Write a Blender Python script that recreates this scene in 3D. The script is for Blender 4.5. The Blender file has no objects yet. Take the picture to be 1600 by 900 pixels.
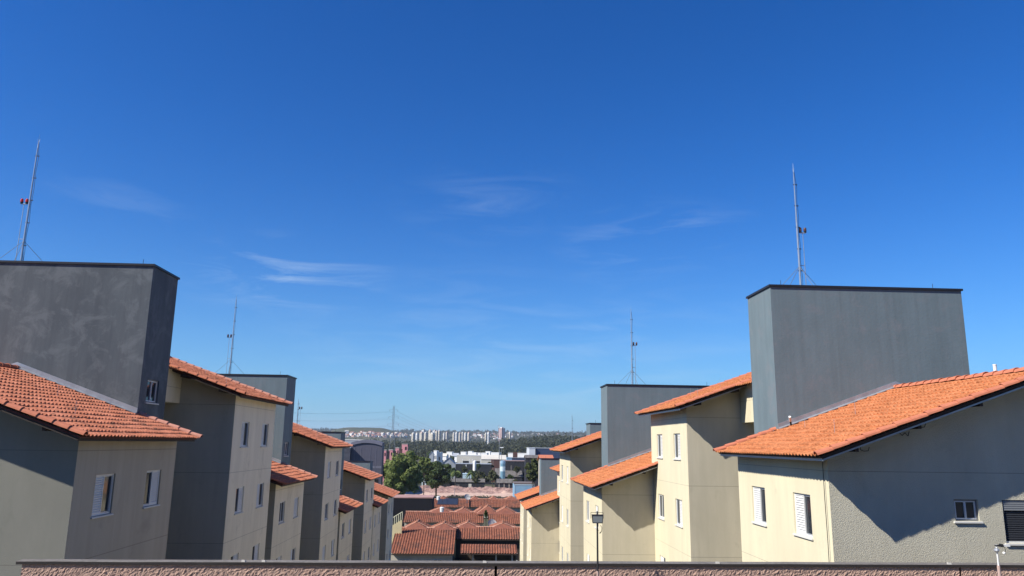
import bpy, math, random
import numpy as np
from mathutils import Vector, Matrix, noise as mn
R_ = math.radians
random.seed(7); np.random.seed(7)
scn = bpy.context.scene
col = scn.collection

# ------------------------------------------------------------------ camera
FPX, CX, CY = 1182.0, 800.0, 450.0
def _basis():
    F = np.array([745. - CX, 692. - CY, FPX]); F /= np.linalg.norm(F)
    H = np.array([1, .014, 0.])
    D = np.cross(F, H); D /= np.linalg.norm(D)
    if D[1] < 0: D = -D
    U = -D
    X = np.cross(F, U); X /= np.linalg.norm(X)
    if X[0] < 0: X = -X
    return np.array([X, F, U])
B = _basis()
cam_d = bpy.data.cameras.new('camera'); cam = bpy.data.objects.new('camera', cam_d); col.objects.link(cam)
cam_d.sensor_width = 36; cam_d.lens = FPX / 1600 * 36; cam_d.clip_start = .1; cam_d.clip_end = 30000
cr, cu, cb = B @ [1, 0, 0], -(B @ [0, 1, 0]), -(B @ [0, 0, 1])
cam.matrix_world = Matrix(((cr[0], cu[0], cb[0], 0), (cr[1], cu[1], cb[1], 0), (cr[2], cu[2], cb[2], 0), (0, 0, 0, 1)))
scn.camera = cam
def ray(px, py): return B @ np.array([px - CX, py - CY, FPX])
def atY(px, py, Y): w = ray(px, py); return w * (Y / w[1])
def atZ(px, py, Z): w = ray(px, py); return w * (Z / w[2])

# ------------------------------------------------------------------ light
SUN = Vector((2.15, 1.0, -1.98)).normalized()          # direction the light travels
elev = math.asin(-SUN.z); az = math.atan2(-SUN.x, -SUN.y)   # azimuth of the sun from +Y towards +X
w = bpy.data.worlds.new('World'); scn.world = w; w.use_nodes = True
nt = w.node_tree; N = nt.nodes; L = nt.links; N.clear()
sky = N.new('ShaderNodeTexSky'); sky.sky_type = 'NISHITA'; sky.sun_disc = False
sky.sun_elevation = elev; sky.sun_rotation = az
sky.altitude = 700; sky.air_density = 1.0; sky.dust_density = .1; sky.ozone_density = 3.2
SKY_STRENGTH = .052
hs = N.new('ShaderNodeHueSaturation'); hs.inputs['Saturation'].default_value = 1.32; hs.inputs['Value'].default_value = 1.9
L.new(sky.outputs[0], hs.inputs['Color'])
tint = N.new('ShaderNodeMixRGB'); tint.blend_type = 'MULTIPLY'; tint.inputs[0].default_value = 1; L.new(hs.outputs[0], tint.inputs[1]); tint.inputs[2].default_value = (.325, .65, .98, 1)
# thin cirrus wisps: noise on the sky direction, kept to a few patches
tc = N.new('ShaderNodeTexCoord')
def wmath(op, a, b=None, c=None):
    n = N.new('ShaderNodeMath'); n.operation = op
    for i, v in enumerate((a, b, c)):
        if v is None: continue
        if hasattr(v, 'links'): L.new(v, n.inputs[i])
        else: n.inputs[i].default_value = v
    return n.outputs[0]
mp = N.new('ShaderNodeMapping'); L.new(tc.outputs['Generated'], mp.inputs[0]); mp.inputs['Scale'].default_value = (2.4, 2.4, 15); mp.inputs['Rotation'].default_value = (0, R_(6), 0)
nz = N.new('ShaderNodeTexNoise'); L.new(mp.outputs[0], nz.inputs['Vector']); nz.inputs['Scale'].default_value = 2.6; nz.inputs['Detail'].default_value = 9; nz.inputs['Roughness'].default_value = .62; nz.inputs['Distortion'].default_value = .9
cl = wmath('SMOOTH_MIN', wmath('MAXIMUM', wmath('MULTIPLY', wmath('SUBTRACT', nz.outputs['Fac'], .46), 3.2), 0), 1.0, .1)
mask = None
for (px, py, r, k) in ((450, 432, .09, .55), (185, 312, .06, .16), (770, 320, .09, .16), (1020, 375, .09, .3), (820, 590, .26, .25)):
    d = Vector(ray(px, py)).normalized()
    sub = N.new('ShaderNodeVectorMath'); sub.operation = 'SUBTRACT'; L.new(tc.outputs['Generated'], sub.inputs[0]); sub.inputs[1].default_value = d
    sc = N.new('ShaderNodeVectorMath'); sc.operation = 'MULTIPLY'; L.new(sub.outputs[0], sc.inputs[0]); sc.inputs[1].default_value = (1, 1, 2.6)
    ln = N.new('ShaderNodeVectorMath'); ln.operation = 'LENGTH'; L.new(sc.outputs[0], ln.inputs[0])
    m = wmath('MULTIPLY', wmath('MAXIMUM', wmath('SUBTRACT', 1.0, wmath('DIVIDE', ln.outputs['Value'], r * 1.7)), 0), k)
    mask = m if mask is None else wmath('MAXIMUM', mask, m)
fac = wmath('MULTIPLY', cl, mask)
sep = N.new('ShaderNodeSeparateXYZ'); L.new(tc.outputs['Generated'], sep.inputs[0])
hz = wmath('MULTIPLY', wmath('POWER', wmath('SUBTRACT', 1.0, wmath('MAXIMUM', sep.outputs[2], 0)), 9.0), .92)
hm = N.new('ShaderNodeMixRGB'); L.new(hz, hm.inputs[0]); L.new(tint.outputs[0], hm.inputs[1]); hm.inputs[2].default_value = (3.5, 6.6, 9.6, 1)
mx = N.new('ShaderNodeMixRGB'); L.new(fac, mx.inputs[0]); L.new(hm.outputs[0], mx.inputs[1]); mx.inputs[2].default_value = (8.5, 10.5, 12.5, 1)
bg = N.new('ShaderNodeBackground'); L.new(mx.outputs[0], bg.inputs['Color']); bg.inputs['Strength'].default_value = SKY_STRENGTH
ow = N.new('ShaderNodeOutputWorld'); L.new(bg.outputs[0], ow.inputs[0])
sl = bpy.data.lights.new('sun', 'SUN'); sl.energy = 5.0; sl.angle = R_(.53); sl.color = (1, .95, .86)
so = bpy.data.objects.new('sun', sl); col.objects.link(so); so.rotation_euler = SUN.to_track_quat('-Z', 'Y').to_euler(); so.location = (-30, -20, 40)
scn.view_settings.view_transform = 'Standard'; scn.view_settings.look = 'None'; scn.view_settings.gamma = 1; scn.view_settings.exposure = .60
scn.view_settings.use_curve_mapping = False

# ------------------------------------------------------------------ materials
MATS = {}
def mat(name, c, rough=.8, var=None, vscale=1.0, stretch=(1, 1, 1), bump=None, metal=0, stain=None, lines=None, coat=0, spec=.3, coord='pos', noise2=None):
    """c base colour; var second colour blended by noise; bump=(scale, distance, strength); stain=(colour, scale, threshold, amount); lines=(first, pitch, width) joints at local z"""
    if name in MATS: return MATS[name]
    m = bpy.data.materials.new(name); m.use_nodes = True; nt = m.node_tree; N = nt.nodes; L = nt.links; N.clear()
    out = N.new('ShaderNodeOutputMaterial'); p = N.new('ShaderNodeBsdfPrincipled'); L.new(p.outputs[0], out.inputs[0])
    p.inputs['Roughness'].default_value = rough; p.inputs['Metallic'].default_value = metal
    p.inputs['Specular IOR Level'].default_value = spec
    if coord == 'pos': src = N.new('ShaderNodeNewGeometry').outputs['Position']
    else: src = N.new('ShaderNodeTexCoord').outputs['Object']
    def nz(scale, detail=6, rgh=.6, st=None, rot=None, dist=0):
        v = src
        if st or rot:
            q = N.new('ShaderNodeMapping'); L.new(v, q.inputs[0])
            if st: q.inputs['Scale'].default_value = st
            if rot: q.inputs['Rotation'].default_value = rot
            v = q.outputs[0]
        n = N.new('ShaderNodeTexNoise'); L.new(v, n.inputs['Vector']); n.inputs['Scale'].default_value = scale; n.inputs['Detail'].default_value = detail; n.inputs['Roughness'].default_value = rgh; n.inputs['Distortion'].default_value = dist
        return n.outputs['Fac']
    def ramp(f, a, b):
        r = N.new('ShaderNodeMapRange'); L.new(f, r.inputs[0]); r.inputs[1].default_value = a; r.inputs[2].default_value = b; return r.outputs[0]
    def mixc(f, a, b):
        x = N.new('ShaderNodeMixRGB')
        for i, v in enumerate((f, a, b)):
            if hasattr(v, 'links'): L.new(v, x.inputs[i])
            elif i == 0: x.inputs[0].default_value = v
            else: x.inputs[i].default_value = (*v, 1)
        return x.outputs[0]
    def mul(a, b):
        x = N.new('ShaderNodeMath'); x.operation = 'MULTIPLY'
        for i, v in enumerate((a, b)):
            if hasattr(v, 'links'): L.new(v, x.inputs[i])
            else: x.inputs[i].default_value = v
        return x.outputs[0]
    colr = c
    if var: colr = mixc(ramp(nz(vscale, 8, .62, stretch), .34, .68), c, var)
    if noise2: colr = mixc(mul(ramp(nz(noise2[1], 7, .65, noise2[3] if len(noise2) > 3 else None), .42, .66), noise2[2]), colr if var else c, noise2[0])
    if stain: colr = mixc(mul(ramp(nz(stain[1], 9, .7, None, None, .5), stain[2], stain[2] + .12), stain[3]), colr, stain[0])
    if lines:
        tcn = N.new('ShaderNodeTexCoord'); sx = N.new('ShaderNodeSeparateXYZ'); L.new(tcn.outputs['Object'], sx.inputs[0])
        def M(op, a, b=None):
            x = N.new('ShaderNodeMath'); x.operation = op
            for i, v in enumerate((a, b)):
                if v is None: continue
                if hasattr(v, 'links'): L.new(v, x.inputs[i])
                else: x.inputs[i].default_value = v
            return x.outputs[0]
        t = M('DIVIDE', M('SUBTRACT', sx.outputs[2], lines[0]), lines[1])
        dz = M('MULTIPLY', M('ABSOLUTE', M('SUBTRACT', t, M('ROUND', t))), lines[1])
        f = M('MULTIPLY', M('LESS_THAN', dz, lines[2] / 2), .42)
        colr = mixc(f, colr, (.09, .08, .07))
    if hasattr(colr, 'links'): L.new(colr, p.inputs['Base Color'])
    else: p.inputs['Base Color'].default_value = (*colr, 1)
    if bump:
        hh = nz(bump[0], 6, .6, bump[3] if len(bump) > 3 else None, bump[4] if len(bump) > 4 else None)
        b = N.new('ShaderNodeBump'); L.new(hh, b.inputs['Height']); b.inputs['Distance'].default_value = bump[1]; b.inputs['Strength'].default_value = bump[2]
        L.new(b.outputs[0], p.inputs['Normal'])
    MATS[name] = m
    return m

def tile_mat(name, cols, dirt, dirt_amt, lichen=.2, lscale=1.2, thr=.55):
    m = bpy.data.materials.new(name); m.use_nodes = True; nt = m.node_tree; N = nt.nodes; L = nt.links; N.clear()
    out = N.new('ShaderNodeOutputMaterial'); p = N.new('ShaderNodeBsdfPrincipled'); L.new(p.outputs[0], out.inputs[0]); p.inputs['Roughness'].default_value = .85; p.inputs['Specular IOR Level'].default_value = .2
    uv = N.new('ShaderNodeUVMap'); fl = N.new('ShaderNodeVectorMath'); fl.operation = 'FLOOR'; L.new(uv.outputs[0], fl.inputs[0])
    wn = N.new('ShaderNodeTexWhiteNoise'); wn.noise_dimensions = '2D'; L.new(fl.outputs[0], wn.inputs['Vector'])
    cr = N.new('ShaderNodeValToRGB'); L.new(wn.outputs['Value'], cr.inputs[0])
    cr.color_ramp.elements[0].color = (*cols[0], 1); cr.color_ramp.elements[1].color = (*cols[-1], 1)
    for i, c in enumerate(cols[1:-1]):
        e = cr.color_ramp.elements.new((i + 1) / (len(cols) - 1)); e.color = (*c, 1)
    geo = N.new('ShaderNodeNewGeometry')
    n1 = N.new('ShaderNodeTexNoise'); L.new(geo.outputs['Position'], n1.inputs['Vector']); n1.inputs['Scale'].default_value = lscale; n1.inputs['Detail'].default_value = 9; n1.inputs['Roughness'].default_value = .72
    mr = N.new('ShaderNodeMapRange'); L.new(n1.outputs['Fac'], mr.inputs[0]); mr.inputs[1].default_value = thr; mr.inputs[2].default_value = thr + .1; mr.inputs[4].default_value = dirt_amt
    mx = N.new('ShaderNodeMixRGB'); L.new(mr.outputs[0], mx.inputs[0]); L.new(cr.outputs[0], mx.inputs[1]); mx.inputs[2].default_value = (*dirt, 1)
    n2 = N.new('ShaderNodeTexNoise'); L.new(geo.outputs['Position'], n2.inputs['Vector']); n2.inputs['Scale'].default_value = 14; n2.inputs['Detail'].default_value = 5
    m2 = N.new('ShaderNodeMixRGB'); m2.blend_type = 'MULTIPLY'; m2.inputs[0].default_value = lichen; L.new(mx.outputs[0], m2.inputs[1])
    r2 = N.new('ShaderNodeMapRange'); L.new(n2.outputs['Fac'], r2.inputs[0]); r2.inputs[1].default_value = .35; r2.inputs[2].default_value = .6
    L.new(r2.outputs[0], m2.inputs[2]); L.new(m2.outputs[0], p.inputs['Base Color'])
    MATS[name] = m; return m

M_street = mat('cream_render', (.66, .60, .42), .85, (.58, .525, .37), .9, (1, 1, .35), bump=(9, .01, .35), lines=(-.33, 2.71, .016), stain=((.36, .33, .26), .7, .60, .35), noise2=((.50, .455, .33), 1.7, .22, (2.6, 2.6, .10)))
M_street_l = mat('cream_render_lifted_for_shade', (.80, .72, .56), .85, (.70, .63, .49), .9, (1, 1, .3), bump=(9, .01, .35), lines=(-.33, 2.71, .02), stain=((.42, .37, .27), .7, .58, .4), noise2=((.56, .49, .35), 1.7, .28, (2.6, 2.6, .10)))  # same cream render, lightened and warmed to offset shade on the left row
M_street_dk = mat('darker_cream_render', (.46, .40, .31), .85, (.40, .35, .27), .9, (1, 1, .3), bump=(9, .01, .35), lines=(-.33, 2.71, .022), stain=((.29, .25, .19), .7, .58, .4), noise2=((.33, .28, .20), 1.7, .28, (2.6, 2.6, .10)))  # darker copy of the cream render for the nearest left block
M_gable_dk = mat('darker_grey_roughcast', (.245, .238, .20), .92, (.21, .205, .172), .8, (1, 1, .5), bump=(50, .012, .6), lines=(-.33, 2.71, .02), stain=((.15, .155, .125), 1.1, .58, .35), noise2=((.18, .18, .145), 1.6, .22, (2.2, 2.2, .12)))  # darker roughcast for the nearest left gable
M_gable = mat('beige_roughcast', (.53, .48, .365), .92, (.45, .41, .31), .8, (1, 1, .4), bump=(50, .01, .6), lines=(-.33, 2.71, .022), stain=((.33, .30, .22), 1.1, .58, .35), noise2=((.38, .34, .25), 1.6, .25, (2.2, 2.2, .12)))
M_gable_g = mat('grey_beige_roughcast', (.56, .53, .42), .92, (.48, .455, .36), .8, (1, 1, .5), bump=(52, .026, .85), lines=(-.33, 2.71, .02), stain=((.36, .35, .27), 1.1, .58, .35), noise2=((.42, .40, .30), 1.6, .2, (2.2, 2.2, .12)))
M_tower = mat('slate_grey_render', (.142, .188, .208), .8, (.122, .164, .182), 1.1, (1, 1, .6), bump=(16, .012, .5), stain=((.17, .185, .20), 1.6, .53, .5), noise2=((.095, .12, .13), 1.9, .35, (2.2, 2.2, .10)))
M_tower_w = mat('weathered_grey_render', (.098, .114, .126), .8, (.064, .077, .090), .8, (1, 1, .5), bump=(16, .012, .5), stain=((.17, .188, .20), 1.15, .49, .38), noise2=((.055, .064, .076), 2.2, .5, (2.0, 2.0, .12)))  # base darker than M_tower; the pale blotches are weathering
M_cap = mat('dark_metal_cap', (.035, .035, .04), .45, metal=.5)
M_flash = mat('zinc_flashing', (.42, .44, .46), .4, (.3, .31, .33), 3, metal=.5)
M_wood = mat('dark_wood', (.05, .035, .028), .75, (.03, .022, .018), 8)
M_wood_r = mat('red_brown_wood', (.12, .035, .025), .75, (.07, .022, .018), 5)
M_white = mat('white_painted_aluminium', (.66, .66, .64), .4)
M_slat = mat('white_slats', (.64, .64, .62), .45)
M_alu = mat('grey_aluminium', (.45, .47, .49), .4, metal=.3)
M_glass = mat('dark_glass', (.018, .024, .032), .08, spec=.6)
M_dark = mat('dark_interior', (.010, .011, .013), .9)
M_sill = mat('light_stone_sill', (.60, .59, .55), .7)
M_galv = mat('galvanised_steel', (.42, .46, .50), .35, (.34, .37, .40), 6, metal=.6)
M_cable = mat('black_cable', (.02, .02, .022), .6)
M_red = mat('red_lamp_plastic', (.50, .04, .025), .3)
M_brown = mat('brown_lamp_plastic', (.09, .04, .035), .35)
M_tile = tile_mat('orange_clay_tile', [(.47, .165, .066), (.54, .198, .080), (.60, .23, .10), (.51, .18, .070)], (.20, .12, .075), .55, .4, 1.0, .59)
M_tile_l = tile_mat('weathered_clay_tile', [(.50, .17, .09), (.57, .205, .112), (.63, .24, .14), (.53, .185, .10)], (.08, .058, .044), .9, .4, 1.3, .56)
M_tile_o = tile_mat('old_red_clay_tile', [(.28, .108, .065), (.32, .125, .075), (.37, .15, .09), (.30, .115, .07)], (.15, .085, .065), .7, .45, .5, .50)
M_ridge = mat('ridge_clay', (.52, .18, .10), .85, (.42, .14, .08), 6)
M_ridge_l = mat('pale_ridge_clay', (.56, .27, .19), .85, (.46, .2, .14), 5)

# ------------------------------------------------------------------ mesh helpers
class MB:
    def __init__(s): s.v = []; s.f = []; s.uv = []; s.mi = []; s.cur = 0; s.has_uv = False
    def quad(s, a, b, c, d, uv=None): s.poly((a, b, c, d), uv)
    def poly(s, pts, uv=None):
        i = len(s.v); s.v += [tuple(p) for p in pts]; s.f.append(tuple(range(i, i + len(pts)))); s.mi.append(s.cur)
        s.uv.append(uv or [(0, 0)] * len(pts)); s.has_uv |= uv is not None
    def box(s, x0, x1, y0, y1, z0, z1):
        if x0 > x1: x0, x1 = x1, x0
        if y0 > y1: y0, y1 = y1, y0
        if z0 > z1: z0, z1 = z1, z0
        p = [(x0, y0, z0), (x1, y0, z0), (x1, y1, z0), (x0, y1, z0), (x0, y0, z1), (x1, y0, z1), (x1, y1, z1), (x0, y1, z1)]
        for q in ((0, 3, 2, 1), (4, 5, 6, 7), (0, 1, 5, 4), (1, 2, 6, 5), (2, 3, 7, 6), (3, 0, 4, 7)): s.poly([p[k] for k in q])
        return s
    def hexa(s, p):    # 8 points, bottom ring then top ring
        for q in ((0, 3, 2, 1), (4, 5, 6, 7), (0, 1, 5, 4), (1, 2, 6, 5), (2, 3, 7, 6), (3, 0, 4, 7)): s.poly([p[k] for k in q])
        return s
    def tube(s, a, b, r0, r1=None, n=8, caps=True):
        r1 = r0 if r1 is None else r1
        a = Vector(a); b = Vector(b); d = (b - a).normalized(); u = d.orthogonal().normalized(); v = d.cross(u)
        A = [a + (u * math.cos(t) + v * math.sin(t)) * r0 for t in [2 * math.pi * i / n for i in range(n)]]
        Bq = [b + (u * math.cos(t) + v * math.sin(t)) * r1 for t in [2 * math.pi * i / n for i in range(n)]]
        for i in range(n): j = (i + 1) % n; s.quad(A[i], A[j], Bq[j], Bq[i])
        if caps: s.poly(A[::-1]); s.poly(Bq)
        return s
    def path(s, pts, r, n=6):
        for a, b in zip(pts[:-1], pts[1:]): s.tube(a, b, r, r, n)
        return s
    def ball(s, c, r, n=8, m=5, sz=1.0):
        c = Vector(c)
        P = lambda i, j: c + Vector((math.sin(math.pi * j / m) * math.cos(2 * math.pi * i / n) * r, math.sin(math.pi * j / m) * math.sin(2 * math.pi * i / n) * r, math.cos(math.pi * j / m) * r * sz))
        for i in range(n):
            for j in range(m):
                if j == 0: s.poly((P(i, 0), P(i, 1), P(i + 1, 1)))
                elif j == m - 1: s.poly((P(i, j), P(i, m), P(i + 1, j)))
                else: s.quad(P(i, j), P(i, j + 1), P(i + 1, j + 1), P(i + 1, j))
        return s
    def mesh(s, name, mats, smooth=False):
        me = bpy.data.meshes.new(name); me.from_pydata(s.v, [], s.f)
        for m in (mats if isinstance(mats, (list, tuple)) else [mats]): me.materials.append(m)
        if any(s.mi): me.polygons.foreach_set('material_index', s.mi)
        if s.has_uv:
            l = me.uv_layers.new(name='UVMap'); l.data.foreach_set('uv', [c for f in s.uv for p in f for c in p])
        if smooth: me.polygons.foreach_set('use_smooth', [True] * len(s.f))
        me.update(); return me
def tag(o, label=None, cat=None, group=None, kind=None):
    if label: o['label'] = label
    if cat: o['category'] = cat
    if group: o['group'] = group
    if kind: o['kind'] = kind
    return o
def empty(name, loc, label=None, cat=None, group=None):
    o = bpy.data.objects.new(name, None); o.empty_display_size = .3; o.location = loc; col.objects.link(o); return tag(o, label, cat, group)
def put(name, me, parent=None, loc=(0, 0, 0), rz=0):
    o = bpy.data.objects.new(name, me); col.objects.link(o); o.parent = parent; o.location = loc; o.rotation_euler = (0, 0, rz); return o
def build(mb, name, mats, parent=None, loc=(0, 0, 0), rz=0, smooth=False): return put(name, mb.mesh(name, mats, smooth), parent, loc, rz)
def copy_tree(o, parent=None):
    c = o.copy(); col.objects.link(c); c.parent = parent
    for ch in [x for x in bpy.data.objects if x.parent == o]: copy_tree(ch, c)
    return c

# ------------------------------------------------------------------ ground
def smooth(a, b, x): t = min(max((x - a) / (b - a), 0), 1); return t * t * (3 - 2 * t)
def ground(x, y):
    if y < 14.95: return -4.6
    if y < 100: z = -11.2 - (y - 18) * .088 if y > 18 else -11.2
    else:
        K = [(100, -18.5), (108, -19.4), (260, -20.2), (500, -21.5), (850, -20), (1300, -14), (2200, -7), (3200, 8), (4600, 56), (6000, 50), (9500, 10)]
        z = K[-1][1]
        for (a, za), (b, zb) in zip(K[:-1], K[1:]):
            if y <= b: z = za + (zb - za) * (y - a) / (b - a); break
    if y > 1800:
        z += (mn.noise(Vector((x / 900, y / 1600, 3.3))) * 16 + mn.noise(Vector((x / 260, y / 500, 7.7))) * 6) * smooth(1800, 4400, y)
        z += smooth(-200, 900, x) * 8 * smooth(3000, 4600, y)
    dx, dy = (x + 425), (y - 2900)
    r = math.hypot(dx * 1.0, dy * .8)
    z += 46 * (1 - smooth(60, 215, r)) * (1 + .04 * mn.noise(Vector((x / 60, y / 60, 0)))) if r < 215 else 0
    z += 8 * smooth(40, 140, x) * smooth(900, 1200, y) * (1 - smooth(1500, 2000, y))
    return z
xs = sorted(set([-7000, -4500, -3000, -2200] + list(range(-1600, 1601, 40)) + [2200, 3000, 4500, 7000] + list(range(-60, 61, 10)) + list(range(-700, -150, 12))))
ys = sorted(set([-200, -60, 0, 8, 14.9, 15.0, 18] + list(range(20, 140, 8)) + list(range(140, 600, 30)) + list(range(600, 2600, 80)) + list(range(2600, 3200, 20)) + list(range(3200, 5200, 60)) + [5600, 6200, 7000, 8200, 9500]))
V = [(x, y, ground(x, y)) for y in ys for x in xs]; nx = len(xs)
Fc = [(j * nx + i, j * nx + i + 1, (j + 1) * nx + i + 1, (j + 1) * nx + i) for j in range(len(ys) - 1) for i in range(nx - 1)]
me = bpy.data.meshes.new('ground'); me.from_pydata(V, [], Fc)
mg = mat('ground_soil_and_grass', (.065, .075, .038), .95, (.115, .09, .055), .02, noise2=((.035, .05, .024), .006, .9))
me.materials.append(mg); me.polygons.foreach_set('use_smooth', [True] * len(Fc)); o = put('ground', me); tag(o, kind='structure')
# internal street between the two rows of blocks
mb = MB()
for a in range(15, 97, 4): mb.quad((-4.2, a, ground(0, a) + .03), (1.5, a, ground(0, a) + .03), (1.5, a + 4, ground(0, a + 4) + .03), (-4.2, a + 4, ground(0, a + 4) + .03))
tag(build(mb, 'road', mat('asphalt', (.05, .05, .052), .9, (.065, .065, .065), 2)), kind='structure')
mb = MB().box(-30, 40, -40, 14.3, -4.63, -4.57)
tag(build(mb, 'pavement', mat('paving', (.20, .19, .17), .9, (.15, .145, .13), 1.5)), kind='structure')

# ------------------------------------------------------------------ tiled roofs
SL = .355; EO = .65; HALF = 5.5
def tile_slope(mb, P0, U, W, ulen, vlen, per=.19, row=.37, amp=.045, seg=6, step=.034, uo=0):
    """P0 eave corner, U unit along the eave, W unit up the slope; rounded channels run up the slope"""
    P0 = Vector(P0); U = Vector(U).normalized(); W = Vector(W).normalized(); Nn = U.cross(W)
    if Nn.z < 0: Nn = -Nn
    nu = max(2, int(ulen / per) * seg); nv = max(1, round(vlen / row)); row = vlen / nv
    us = [ulen * i / nu for i in range(nu + 1)]
    hs_ = [amp * max(0, .5 + .62 * math.cos(2 * math.pi * u / per)) for u in us]
    base = len(mb.v)
    for r in range(nv):
        jit = [mn.noise(Vector((u * 1.3 + uo, r * .7, 2.2))) * .012 + mn.noise(Vector((math.floor(u / per + .5) * 7.3, r * 5.1, 1.1))) * .012 for u in us]
        for k, (vv, h0) in enumerate(((r * row, step), ((r + 1) * row, 0))):
            for i, u in enumerate(us):
                p = P0 + U * u + W * vv + Nn * (hs_[i] * (1.0 if k == 0 else .8) + h0 + jit[i]); mb.v.append(tuple(p))
    n1 = nu + 1
    for r in range(nv):
        a = base + 2 * r * n1; b = a + n1
        for i in range(nu):
            u0 = us[i] / per + .5 + uo; u1 = us[i + 1] / per + .5 + uo - 1e-3
            mb.f.append((a + i, a + i + 1, b + i + 1, b + i)); mb.mi.append(mb.cur); mb.uv.append([(u0, r + .1), (u1, r + .1), (u1, r + .9), (u0, r + .9)])
            if r + 1 < nv:
                c = b + n1
                mb.f.append((b + i, b + i + 1, c + i + 1, c + i)); mb.mi.append(mb.cur); mb.uv.append([(u0, r + 1.1), (u1, r + 1.1), (u1, r + 1.2), (u0, r + 1.2)])
        # front lip closing the first row
    for i in range(nu):
        p, q = Vector(mb.v[base + i]), Vector(mb.v[base + i + 1])
        u0 = us[i] / per + .5 + uo
        mb.poly((p, q, q - Nn * .012, p - Nn * .012), [(u0, .1)] * 4)
    mb.has_uv = True
def cap_tiles(mb, a, b, r=.10, ln=.42, up=(0, 0, 1), n=7, seed=0):
    """overlapping half-round tiles from a (low end) to b"""
    a = Vector(a); b = Vector(b); d = b - a; tot = d.length; d.normalize(); up = Vector(up); sd = d.cross(up).normalized(); up = sd.cross(d).normalized()
    k = max(1, round(tot / ln)); ln = tot / k; rg = random.Random(seed)
    for i in range(k):
        j = rg.uniform(-.008, .008)
        p0 = a + d * (i * ln - .03) + up * (.015 + j); p1 = a + d * ((i + 1) * ln + .02) + up * j
        r0, r1 = r * 1.1, r * .88
        A = []; Bq = []; A2 = []
        for t in range(n + 1):
            th = math.pi * t / n; e = sd * math.cos(th) + up * math.sin(th) * .9
            A.append(p0 + e * r0); Bq.append(p1 + e * r1); A2.append(p0 + e * (r0 - .018))
        for t in range(n): mb.quad(A[t], A[t + 1], Bq[t + 1], Bq[t]); mb.quad(A2[t], A2[t + 1], A[t + 1], A[t])

_cache = {}
def roof_meshes(s, length, ov0, ov1, weath):
    key = (s, length, ov0, ov1, weath)
    if key in _cache: return _cache[key]
    run = HALF + EO; sl = math.hypot(1, SL); vlen = run * sl - .05
    mb = MB()
    tile_slope(mb, (-EO * s, -ov0, 0), (0, 1, 0), (s, 0, SL), length + ov0 + ov1, vlen)
    tile_slope(mb, ((2 * HALF + EO) * s, -ov0, 0), (0, 1, 0), (-s, 0, SL), length + ov0 + ov1, vlen, seg=4, uo=57)
    mt = M_tile_l if weath else M_tile
    me1 = mb.mesh('tiles', mt, False)
    # deck under the tiles (thin slab both slopes)
    zr = run * SL; t = .05; mb = MB(); y0, y1 = -ov0 + .03, length + ov1 - .03
    for sg in (0, 1):
        xe = (-EO + .10) * s if sg == 0 else (2 * HALF + EO - .10) * s
        xr = HALF * s; ze = .03
        pts = [(xe, y0, ze - t), (xr, y0, zr - t - .02), (xr, y1, zr - t - .02), (xe, y1, ze - t), (xe, y0, ze - .01), (xr, y0, zr - .03), (xr, y1, zr - .03), (xe, y1, ze - .01)]
        mb.hexa(pts)
    me2 = mb.mesh('roof_deck', M_wood_r if s < 0 else M_wood)
    mb = MB()
    cap_tiles(mb, (HALF * s, -ov0 - .05, zr + .02), (HALF * s, length + ov1 + .05, zr + .02), .12, .4, seed=3)
    me3 = mb.mesh('ridge_tiles', M_ridge, True)
    me4 = []
    for yy in (-ov0, length + ov1):
        mb = MB()
        for sg in (0, 1):
            xe = -EO if sg == 0 else 2 * HALF + EO
            cap_tiles(mb, (xe * s, yy, .045), (HALF * s, yy, zr + .04), .10, .42, seed=5 + sg)
        me4.append(mb.mesh('verge_tiles', M_ridge if weath == 0 or yy < 0 else M_ridge_l, True))
    # fascia strip and purlin ends under the near verge
    mb = MB()
    for sg in (0, 1):
        xe = -EO if sg == 0 else 2 * HALF + EO; xr = HALF
        y0 = -ov0 + .04
        mb.cur = 0; xe += .14 if sg == 0 else -.14
        a = [(xe * s, y0, -.035), (xr * s, y0, zr - .095), (xr * s, y0 + .025, zr - .095), (xe * s, y0 + .025, -.035)]
        mb.hexa(a + [(p[0], p[1], p[2] + .085) for p in a])
        mb.cur = 1
        a = [(xe * s, y0 - .012, -.075), (xr * s, y0 - .012, zr - .135), (xr * s, y0 + .02, zr - .135), (xe * s, y0 + .02, -.075)]
        mb.hexa(a + [(p[0], p[1], p[2] + .038) for p in a])
    me5 = mb.mesh('verge_board', [M_wood, M_flash if s > 0 else M_wood])
    me6 = MB().box(-.04, .04, -ov0 + .10, .05, -.12, -.01).mesh('purlin', M_wood)
    mb = MB().box((-EO + .15) * s, (-EO + .17) * s, -ov0 + .05, length + ov1 - .05, -.085, .0)
    me7 = mb.mesh('eave_board', M_alu if s > 0 else M_wood)
    _cache[key] = (me1, me2, me3, me4, me5, me6, me7); return _cache[key]

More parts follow.
